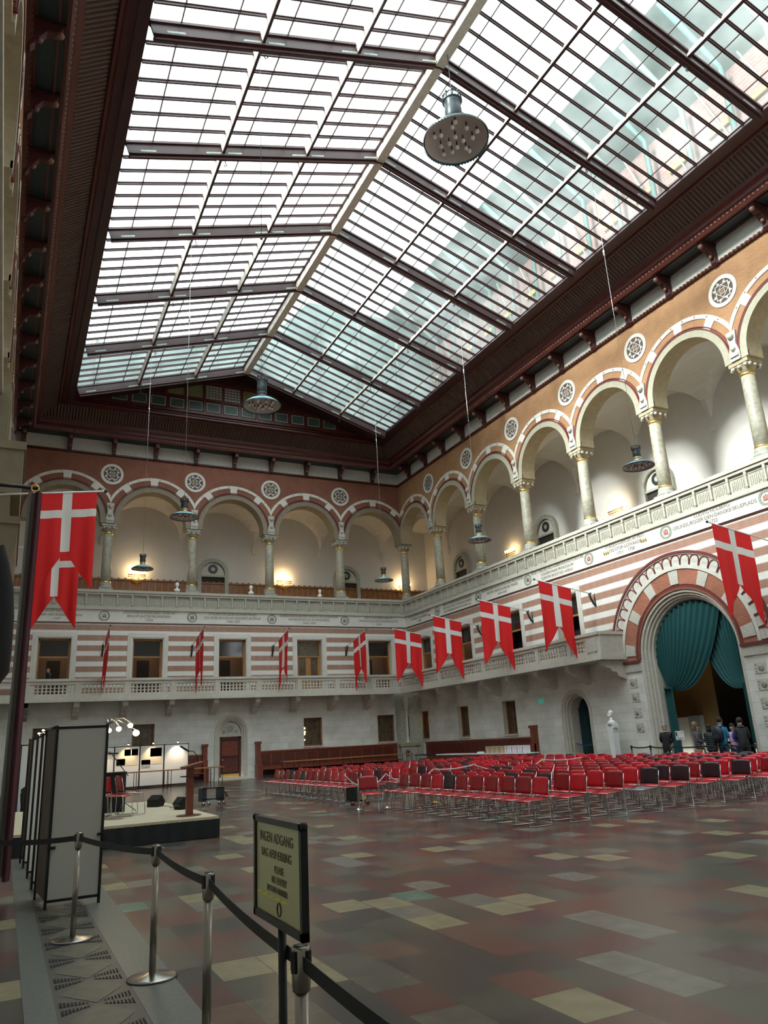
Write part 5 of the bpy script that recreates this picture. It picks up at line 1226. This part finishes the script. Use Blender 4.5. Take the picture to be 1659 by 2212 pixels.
# ================================================================== STANCHIONS AND BELTS
def stanchion(x, y, label, h=.92, group='belt stanchions in front', base_r=.18, mm='brushed_steel'):
    e = empty('belt_stanchion', (x, y, 0), label, 'stanchion', group)
    m = MB(); m.lathe([(base_r, .008), (base_r, .018), (base_r*.93, .024), (.06, .034), (.03, .045)], (x, y, 0), mm, 40); m.build('base', e)
    m = MB(); m.lathe([(.0245, .04), (.0245, h-.13)], (x, y, 0), mm, 20); m.build('pole', e)
    m = MB(); m.lathe([(.031, h-.14), (.031, h-.13), (.033, h-.125), (.033, h-.01), (.030, h)], (x, y, 0), mm, 20); hd_ = m.build('head', e)
    m = MB(); m.lathe([(.029, h-.01), (.026, h+.003)], (x, y, 0), 'black_metal', 20)
    for a in range(4): t = a*pi/2+.5; m.obox((x+.036*cos(t), y+.036*sin(t), h-.045), (.005*cos(t), .005*sin(t), 0), (-.010*sin(t), .010*cos(t), 0), (0, 0, .034), 'black_metal')
    m.build('belt_slots', hd_)
    m = MB(); m.lathe([(base_r+.004, 0), (base_r+.004, .010)], (x, y, 0), 'black_metal', 40); m.build('rubber_rim', e)
    return e
ST = [(-.15, 8.75, 'belt stanchion hidden at the left edge behind the banner'), (.71, 8.20, 'steel stanchion standing on the grille before the grey panel'), (1.13, 6.47, 'steel stanchion with round base on the pale floor strip'), (1.13, 4.75, 'nearest fully visible pole, cut by the lower edge'), (1.005, 2.83, 'nearest steel stanchion, right under the framed sign'), (.98, 1.15, 'steel stanchion at the lower right end of the belt, outside the photo')]
for x, y, lb in ST: stanchion(x, y, lb)
def belt(a, b, label, sag=.05, z=.868, hh=.024, group='black belts in front', par=None):
    a = Vector((*a, z)); b = Vector((*b, z)); d = (b-a).normalized(); a = a+d*.036; b = b-d*.036; n = Vector((-d.y, d.x, 0))*.0012; m = MB(); N = 14; P = []
    for i in range(N+1): t = i/N; P.append(a+(b-a)*t-Vector((0, 0, sag*4*t*(1-t))))
    for p, q in zip(P, P[1:]): u_ = Vector((0, 0, hh)); m.hexa([p-n-u_, q-n-u_, q+n-u_, p+n-u_, p-n+u_, q-n+u_, q+n+u_, p+n+u_], 'belt_black')
    tag(m.build('retractable_belt'), label, 'belt', group)
BLB = ['black belt running off the left edge from the first stanchion', 'black belt passing in front of the grey panel', 'black belt between the two poles left of the sign', 'black belt running under the framed sign', 'black belt running out of the lower right of the photo']
for (a, b), lb in zip(zip(ST, ST[1:]), BLB): belt(a[:2], b[:2], lb, .02)
# framed sign beside the stanchion
e = empty('sign_stand', (.97, 2.95, 0), 'yellowish framed notice on a black pole over the belt', 'sign')
Y0s, Y1s, z0, z1, xs_ = 2.665, 3.235, .965, 1.335, .965
m = MB()
for a, b, c, d in ((Y0s, Y1s, z1-.022, z1), (Y0s, Y1s, z0, z0+.028), (Y0s, Y0s+.022, z0, z1), (Y1s-.022, Y1s, z0, z1)): m.box(xs_-.012, xs_+.014, a, b, c, d, 'black_metal')
for q in (Y0s, Y1s): m.ball((xs_, q, z1-.008), .016, 'black_metal', 8, 5)
m.build('frame', e)
m = MB(); m.box(xs_-.004, xs_+.004, Y0s+.02, Y1s-.02, z0+.025, z1-.02, 'sign_paper'); pap = m.build('notice', e)
m = MB()
for k in range(5): yy = 3.17-.075*k; m.obox((xs_-.0055, yy, 1.058-.0), (0.0004, 0, 0), (0, -.032, .004), (0, .004, .004), 'sign_yellow')
m.build('yellow_stripes', pap)
for l, yy, zz, sz in (('INGEN ADGANG', 2.965, 1.262, .052), ('BAG AFSPÆRRING', 2.965, 1.205, .044), ('PLEASE', 2.93, 1.155, .036), ('NO ENTRY', 2.93, 1.118, .036), ('BEYOND BARRIER', 2.955, 1.084, .030)):
    text(l, sz, (xs_-.005, yy, zz), (0, -1, 0), m='sign_ink', parent=pap, name='lettering', ext=.0006)
m = MB(); m.tube([(xs_-.0055, 2.93+.022*cos(a*pi/6), 1.025+.022*sin(a*pi/6)*1) for a in range(13)], .003, 'sign_ink', 5); m.build('round_logo', pap)
m = MB(); m.lathe([(.016, .02), (.016, .97)], (1.0, 3.02, 0), 'black_metal', 14); m.lathe([(.13, 0), (.13, .02)], (1.0, 3.02, 0), 'black_metal', 30); m.build('pole', e)
# small exit pictogram high on the right wall
e = empty('exit_sign', FR(29.55, .03, 3.0), 'small green running-man exit sign on the right wall', 'sign'); m = MB(); m.box(29.38, 29.72, 0, .03, 2.88, 3.11, 'exit_green', FR); m.build('plate', e)
m = MB(); m.ball(FR(29.60, .032, 3.06), .02, 'box_white', 6, 4); m.box(29.56, 29.61, .03, .034, 2.95, 3.04, 'box_white', FR); m.box(29.52, 29.68, .03, .034, 2.99, 3.01, 'box_white', FR); m.box(29.42, 29.49, .03, .034, 2.91, 3.08, 'box_white', FR); m.build('pictogram', e)
# distant barrier at the portal
FS = [(21.0, 22.2), (20.9, 21.15), (20.2, 19.5), (20.3, 18.25), (20.4, 17.3), (20.4, 16.35)]
FN = ['thin dark stanchion left of the guard, beside the bust pedestal', 'dark stanchion just left of the guard', 'short steel stanchion right of the guard', 'steel stanchion before the person with the tan skirt', 'steel stanchion before the blue jacket', 'steel stanchion at the right side of the portal']
for (x, y), lb in zip(FS, FN): stanchion(x, y, lb, .93, 'stanchions at the portal', .16, 'iron' if y > 20 else 'brushed_steel')
for k in range(5): belt(FS[k], FS[k+1], ['black belt left of the guard', 'black belt passing in front of the guard', 'black belt in front of the tan skirt', 'black belt in front of the blue jacket', 'black belt in front of the bending visitor'][k], .03, .88, .024, 'black belts at the portal')
e = empty('notice_stand', (20.9, 19.6, 0), 'white notice on a stand at the portal, beside the guard', 'sign'); m = MB(); m.obox((20.9, 19.70, 1.23), (.01, 0, 0), (0, .19, 0), (0, 0, .15), 'panel_white'); m.build('notice', e)
m = MB(); m.box(20.88, 20.885, 19.80, 19.86, 1.22, 1.35, 'sign_ink'); m.box(20.88, 20.885, 19.56, 19.60, 1.30, 1.34, 'sign_ink'); m.box(20.88, 20.885, 19.56, 19.80, 1.13, 1.14, 'sign_ink'); m.build('print', e); m = MB(); m.tube([(20.92, 19.7, 1.1), (20.92, 19.7, 0)], .012, 'black_metal', 6); m.build('pole', e)
# ================================================================== BUSTS
def bust(x, y, z, s, label, group, face=0, pedestal=None):
    e = empty('marble_bust', (x, y, z), label, 'bust', group); c, sn = cos(face), sin(face)
    def W(a, b, h): return (x+(a*c-b*sn)*s, y+(a*sn+b*c)*s, z+h*s)
    m = MB(); m.ball(W(0, 0, .50), .115*s, 'bust_white', 16, 12, sx=.9, sy=.82, sz=1.25)
    m.ball(W(.055, 0, .44), .07*s, 'bust_white', 12, 8, sz=.9); m.ball(W(.115, 0, .48), .022*s, 'bust_white', 8, 6, sz=1.6)
    m.ball(W(.0, .088, .49), .025*s, 'bust_white', 8, 6, sz=1.5); m.ball(W(.0, -.088, .49), .025*s, 'bust_white', 8, 6, sz=1.5)
    m.ball(W(.085, .035, .53), .02*s, 'bust_white', 8, 5); m.ball(W(.085, -.035, .53), .02*s, 'bust_white', 8, 5); m.ball(W(-.02, 0, .56), .115*s, 'bust_white', 14, 10, sz=.9); m.build('head', e)
    m = MB(); pts = [(0, 0, .10), (0, 0, .22), (.0, 0, .30), (.01, 0, .42)]; m.tube([W(*p) for p in pts], [.16*s, .115*s, .062*s, .055*s], 'bust_white', 16); m.ball(W(0, 0, .18), .15*s, 'bust_white', 16, 8, sx=.8 if abs(sn) < .7 else 1.25, sy=1.25 if abs(sn) < .7 else .8, sz=.7); m.build('shoulders', e)
    m = MB(); m.lathe([(.10*s, 0), (.10*s, .03*s), (.05*s, .05*s), (.06*s, .12*s)], (x, y, z), 'bust_white', 14); m.build('socle', e)
    return e
bust(8.14, 42.75, 10.24, .95, 'small white bust on the back parapet, leftmost, near the second column', 'busts on the back parapet', -pi/2)
bust(12.46, 42.75, 10.24, .95, 'small white bust on the back parapet, middle one of the three', 'busts on the back parapet', -pi/2-.5)
bust(16.85, 42.75, 10.24, .85, 'small white bust on the back parapet beside the third column from the left', 'busts on the back parapet', -pi/2-.4)
b = bust(22.0, 24.18, 1.62, 1.02, 'white marble bust on the tall white pillar', 'busts', pi-.4)
m = MB(); m.obox((22.02, 24.18, 1.68), (.11, 0, 0), (0, .23, 0), (0, 0, .08), 'bust_white'); m.obox((22.02, 24.18, 1.77), (.10, 0, 0), (0, .18, 0), (0, 0, .05), 'bust_white'); m.build('arm_stumps', b)
e = empty('bust_pedestal', (22.02, 24.18, 0), 'tall tapering white pillar against the right wall, between doors', 'pedestal')
m = MB(); q = .12; r = .15; m.hexa([(22.02-q, 24.18-q, 0), (22.02+q, 24.18-q, 0), (22.02+q, 24.18+q, 0), (22.02-q, 24.18+q, 0), (22.02-r, 24.18-r, 1.62), (22.02+r, 24.18-r, 1.62), (22.02+r, 24.18+r, 1.62), (22.02-r, 24.18+r, 1.62)], 'bust_white'); m.build('shaft', e)

# ================================================================== PEOPLE
def skin_mesh(name, pts, edges, root, sub=1):
    me = bpy.data.meshes.new(name); me.from_pydata([p[:3] for p in pts], edges, []); o = bpy.data.objects.new(name, me); COL.objects.link(o)
    sk = o.modifiers.new('s', 'SKIN'); sk.use_smooth_shade = True
    if not me.skin_vertices: me.skin_vertices.new()
    for i, p in enumerate(pts): r = p[3]; me.skin_vertices[0].data[i].radius = r if isinstance(r, tuple) else (r, r); me.skin_vertices[0].data[i].use_root = (i == root)
    sb = o.modifiers.new('u', 'SUBSURF'); sb.levels = sub; sb.render_levels = sub
    dg = bpy.context.evaluated_depsgraph_get(); dg.update(); m2 = bpy.data.meshes.new_from_object(o.evaluated_get(dg)); bpy.data.objects.remove(o); return m2
def person(loc, face, label, H=1.74, jacket='cloth_black', pants='cloth_black', hair='hair_dark', hairlen=.0, bend=0, arms='down', skirt=None, scarf=None, child=None, head_turn=0, collar=None, bald=False):
    """local frame: x forward, y left, z up; feet at z=0"""
    H *= .945; k = H/1.74; e = empty('person', loc, label, 'person', 'people in the hall', rz=face)
    P = []; E = []; zone = []
    def add(x, y, z, r, par=None, zn='t'):
        if bend and z > .92:      # lean forward about the hips
            dz = z-.92; x, z = x*cos(bend)+dz*sin(bend), .92+dz*cos(bend)-x*sin(bend)
        P.append((x*k, y*k, z*k, tuple(q*k for q in r) if isinstance(r, tuple) else r*k)); zone.append(zn)
        if par is not None: E.append((par, len(P)-1))
        return len(P)-1
    pel = add(0, 0, .95, (.155, .115)); sp = add(-.01, 0, 1.12, (.145, .105), pel); ch = add(0, 0, 1.30, (.165, .12), sp); nb = add(-.005, 0, 1.44, (.085, .08), ch); nk = add(.01, 0, 1.51, .055, nb, 'h')
    h1 = add(.02, 0, 1.58, (.072, .078), nk, 'h'); h2 = add(.015, 0, 1.66, (.082, .095), h1, 'h'); add(.005, 0, 1.71, (.06, .07), h2, 'h'); add(.115, 0, 1.625, .014, h1, 'h')
    for s in (-1, 1):
        hp = add(0, s*.09, .88, (.095, .10), pel, 'l'); kn = add(.015+(.02 if s > 0 else 0), s*.095, .50, .062, hp, 'l'); an = add(-.02, s*.10, .09, .042, kn, 'l'); hl = add(-.02, s*.10, .045, .045, an, 's'); add(.14, s*.12, .03, (.04, .028), hl, 's')
        sh = add(0, s*.175, 1.40, .062, ch)
        if arms == 'down': el = add(-.02, s*.225, 1.13, .046, sh); wr_ = add(.06, s*.225, .90, .030, el); hd = (.08, s*.22, .83, (.1, 0, -1))
        elif arms == 'back': el = add(-.10, s*.22, 1.14, .046, sh); wr_ = add(-.13, s*.06, 1.0, .030, el); hd = (-.13, s*.0, .97, (0, -s, -.3))
        elif arms == 'front': el = add(.02, s*.22, 1.13, .046, sh); wr_ = add(.22, s*.10, 1.10, .030, el); hd = (.28, s*.05, 1.11, (1, -s*.3, 0))
        else: el = add(.12, s*.21, 1.16, .046, sh); wr_ = add(.30, s*.18, 1.02, .030, el); hd = (.36, s*.17, .97, (.8, 0, -.6))
        hx, hy, hz, fd = hd; pm = add(hx, hy, hz, (.034, .016), wr_, 'k'); fv = Vector(fd).normalized(); sd_ = Vector((0, 1, 0)) if abs(fv.y) < .7 else Vector((0, 0, 1))
        for f_ in range(4):
            o_ = sd_*(.027-.018*f_)*(1); L_ = (.07, .08, .075, .055)[f_]; b = Vector((hx, hy, hz))+o_+fv*.045; q = add(*b, .009, pm, 'k'); b2 = b+fv*L_*.6+Vector((.012, 0, 0)); q2 = add(*b2, .008, q, 'k'); b3 = b2+fv*L_*.4+Vector((.014, 0, 0)); add(*b3, .007, q2, 'k')
        b = Vector((hx, hy, hz))+Vector((.03, 0, .0)); q = add(*b, .010, pm, 'k'); add(*(b+fv*.035+Vector((.012, 0, 0))), .009, q, 'k')
    me = skin_mesh('body', P, E, pel)
    names = {'t': jacket, 'l': pants, 'h': 'skin', 'k': 'skin', 's': 'cloth_black'}; order = ['t', 'l', 'h', 'k', 's']; me.materials.clear()
    for z_ in order: me.materials.append(MAT[names[z_]])
    pv = [Vector(p[:3]) for p in P]
    for pl in me.polygons:
        c = Vector(pl.center); best = min(range(len(pv)), key=lambda i: (pv[i]-c).length-(max(P[i][3]) if isinstance(P[i][3], tuple) else P[i][3])*.8); pl.material_index = order.index(zone[best]); pl.use_smooth = True
    o = bpy.data.objects.new('body', me); COL.objects.link(o); o.parent = e
    hc = Vector(P[h2][:3]); hx = Vector(P[h1][:3])
    if not bald:
        m = MB(); m.ball(hc+Vector((-.02, 0, .022))*k, .105*k, hair, 14, 10, sy=.92, sz=.98)
        if hairlen: m.ball(hc+Vector((-.055, 0, -.06-hairlen/3))*k, .09*k, hair, 12, 8, sx=.7, sz=1+hairlen*5)
        m.build('hair', e)
    m = MB()
    for s in (-1, 1): m.ball(hc+Vector((.078, s*.034, -.018))*k, .011*k, 'hair_dark', 6, 5); m.ball(hc+Vector((.0, s*.088, -.03))*k, .022*k, 'skin', 6, 5, sy=.5, sz=1.4)
    m.ball(hc+Vector((.072, 0, -.088))*k, .016*k, 'flag_red_dull', 6, 4, sx=.5, sz=.35); m.build('face_features', e)
    if skirt: m = MB(); m.lathe([(.15*k, .98*k), (.19*k, .8*k), (.22*k, .52*k)], (0, 0, 0), skirt, 18); m.build('skirt', e)
    if scarf or collar: m = MB(); m.tube([tuple(Vector(P[nb][:3])+Vector((.085*k*cos(a*pi/6), .085*k*sin(a*pi/6), .035*k))) for a in range(13)], .03*k if scarf else .014*k, scarf or collar, 6); m.build('scarf' if scarf else 'collar', e)
    return e
def puffer(e, H, mm, z0=.86, z1=1.46):
    H *= .945; k = H/1.74; m = MB(); pr = []; n = 9
    for i in range(n*4+1): z = z0+(z1-z0)*i/(n*4); pr.append(((.175+.018*abs(sin(pi*i/4))-.05*max(0, (z-1.36)/.1))*k, z*k))
    m.lathe(pr, (0, 0, 0), mm, 24)
    for v in range(len(m.v)): a, b, c = m.v[v]; m.v[v] = (a*.80, b*1.12, c)
    m.build('quilted_jacket', e)
# guard
g = person((20.85, 20.30, 0), radians(215), 'grey-haired guard in a black suit standing with hands behind', 1.72, hair='hair_grey', arms='back', collar='shirt_white')
p1_ = person((21.2, 19.2, 0), radians(-60), 'woman in grey hooded jacket and tan skirt at the portal', 1.66, 'cloth_grey', 'cloth_tan', 'hair_brown', .12, arms='front', skirt='cloth_tan', scarf='cloth_grey'); puffer(p1_, 1.66, 'cloth_grey')
person((22.0, 20.0, 0), radians(-40), 'person with light brown hair behind the grey-jacketed woman', 1.72, 'cloth_grey', 'cloth_black', 'hair_blond', .10, arms='front')
p2_ = person((21.0, 18.5, 0), radians(20), 'person in a shiny black puffer jacket seen from behind', 1.62, 'cloth_navy', 'cloth_black', 'hair_dark', .05, arms='front'); puffer(p2_, 1.62, 'cloth_navy', .80)
p3_ = person((21.3, 18.3, 0), radians(10), 'tall visitor in a bright blue jacket seen from behind', 1.84, 'cloth_blue', 'cloth_jeans', 'hair_dark', arms='front', scarf='cloth_blue')
m = MB(); bx, by = 20.98, 18.16; m.ball((bx, by, 1.22), .24, 'cloth_navy', 16, 12, sx=.55, sy=.9, sz=1.15); m.ball((bx-.08, by, 1.10), .15, 'fabric_black', 12, 8, sx=.6, sy=1, sz=.9)
bp_ = empty('backpack', (bx, by, 1.2), 'dark backpack on the back of the blue jacket', 'backpack'); m.build('bag', bp_)
m = MB()
for s in (-1, 1): m.tube([(bx+.05, by+s*.12, 1.42), (bx+.22, by+s*.13+.08, 1.50), (bx+.40, by+s*.14+.12, 1.40)], .018, 'fabric_black', 6)
m.build('strap', bp_)
person((22.15, 18.55, 0), radians(190), 'young dark-haired visitor in pink facing the camera', 1.60, 'cloth_pink', 'cloth_jeans', 'hair_dark', .14, arms='front')
person((22.0, 18.12, 0), radians(185), 'dark-haired visitor in royal blue facing the camera', 1.60, 'cloth_royal', 'cloth_black', 'hair_dark', .14, arms='front')
m = MB(); m.ball((21.55, 17.95, 1.12), .17, 'cloth_royal', 12, 8, sx=.4, sy=.9, sz=1.1); tag(m.build('shoulder_bag'), 'bright blue bag held between the visitors at the portal', 'bag')
person((21.1, 17.32, 0), radians(50), 'visitor in a long black coat leaning forward at the right', 1.80, 'cloth_black', 'cloth_black', 'hair_dark', bend=.22, arms='front', scarf='cloth_grey')
# man and woman behind the balcony windows, person bending at the far left, blue visitor on the balcony
person((1.78, YB+.75, 4.5), radians(200), 'bald man in a dark suit standing in the leftmost balcony window', 1.76, 'cloth_navy', 'cloth_navy', arms='front', bald=True)
person((5.95, YB+.9, 4.5), radians(-120), 'dim figure sitting low in the second balcony window from the left', 1.30, 'cloth_grey', 'cloth_black', 'hair_dark', .05, arms='down')
person((.55, 41.9, 4.44), radians(-90), 'visitor in light blue half hidden behind the banner on the balcony', 1.45, 'cloth_lightblue', 'cloth_jeans', 'hair_brown', arms='down')
person((.56, 22.7, 0), radians(-8), 'dark-clothed person bending forward behind the panels at left', 1.74, 'cloth_black', 'cloth_black', 'hair_dark', bend=1.25, arms='reach')

for o in list(bpy.data.objects):
    if '_o' in o: del o['_o']
bpy.context.view_layer.update()
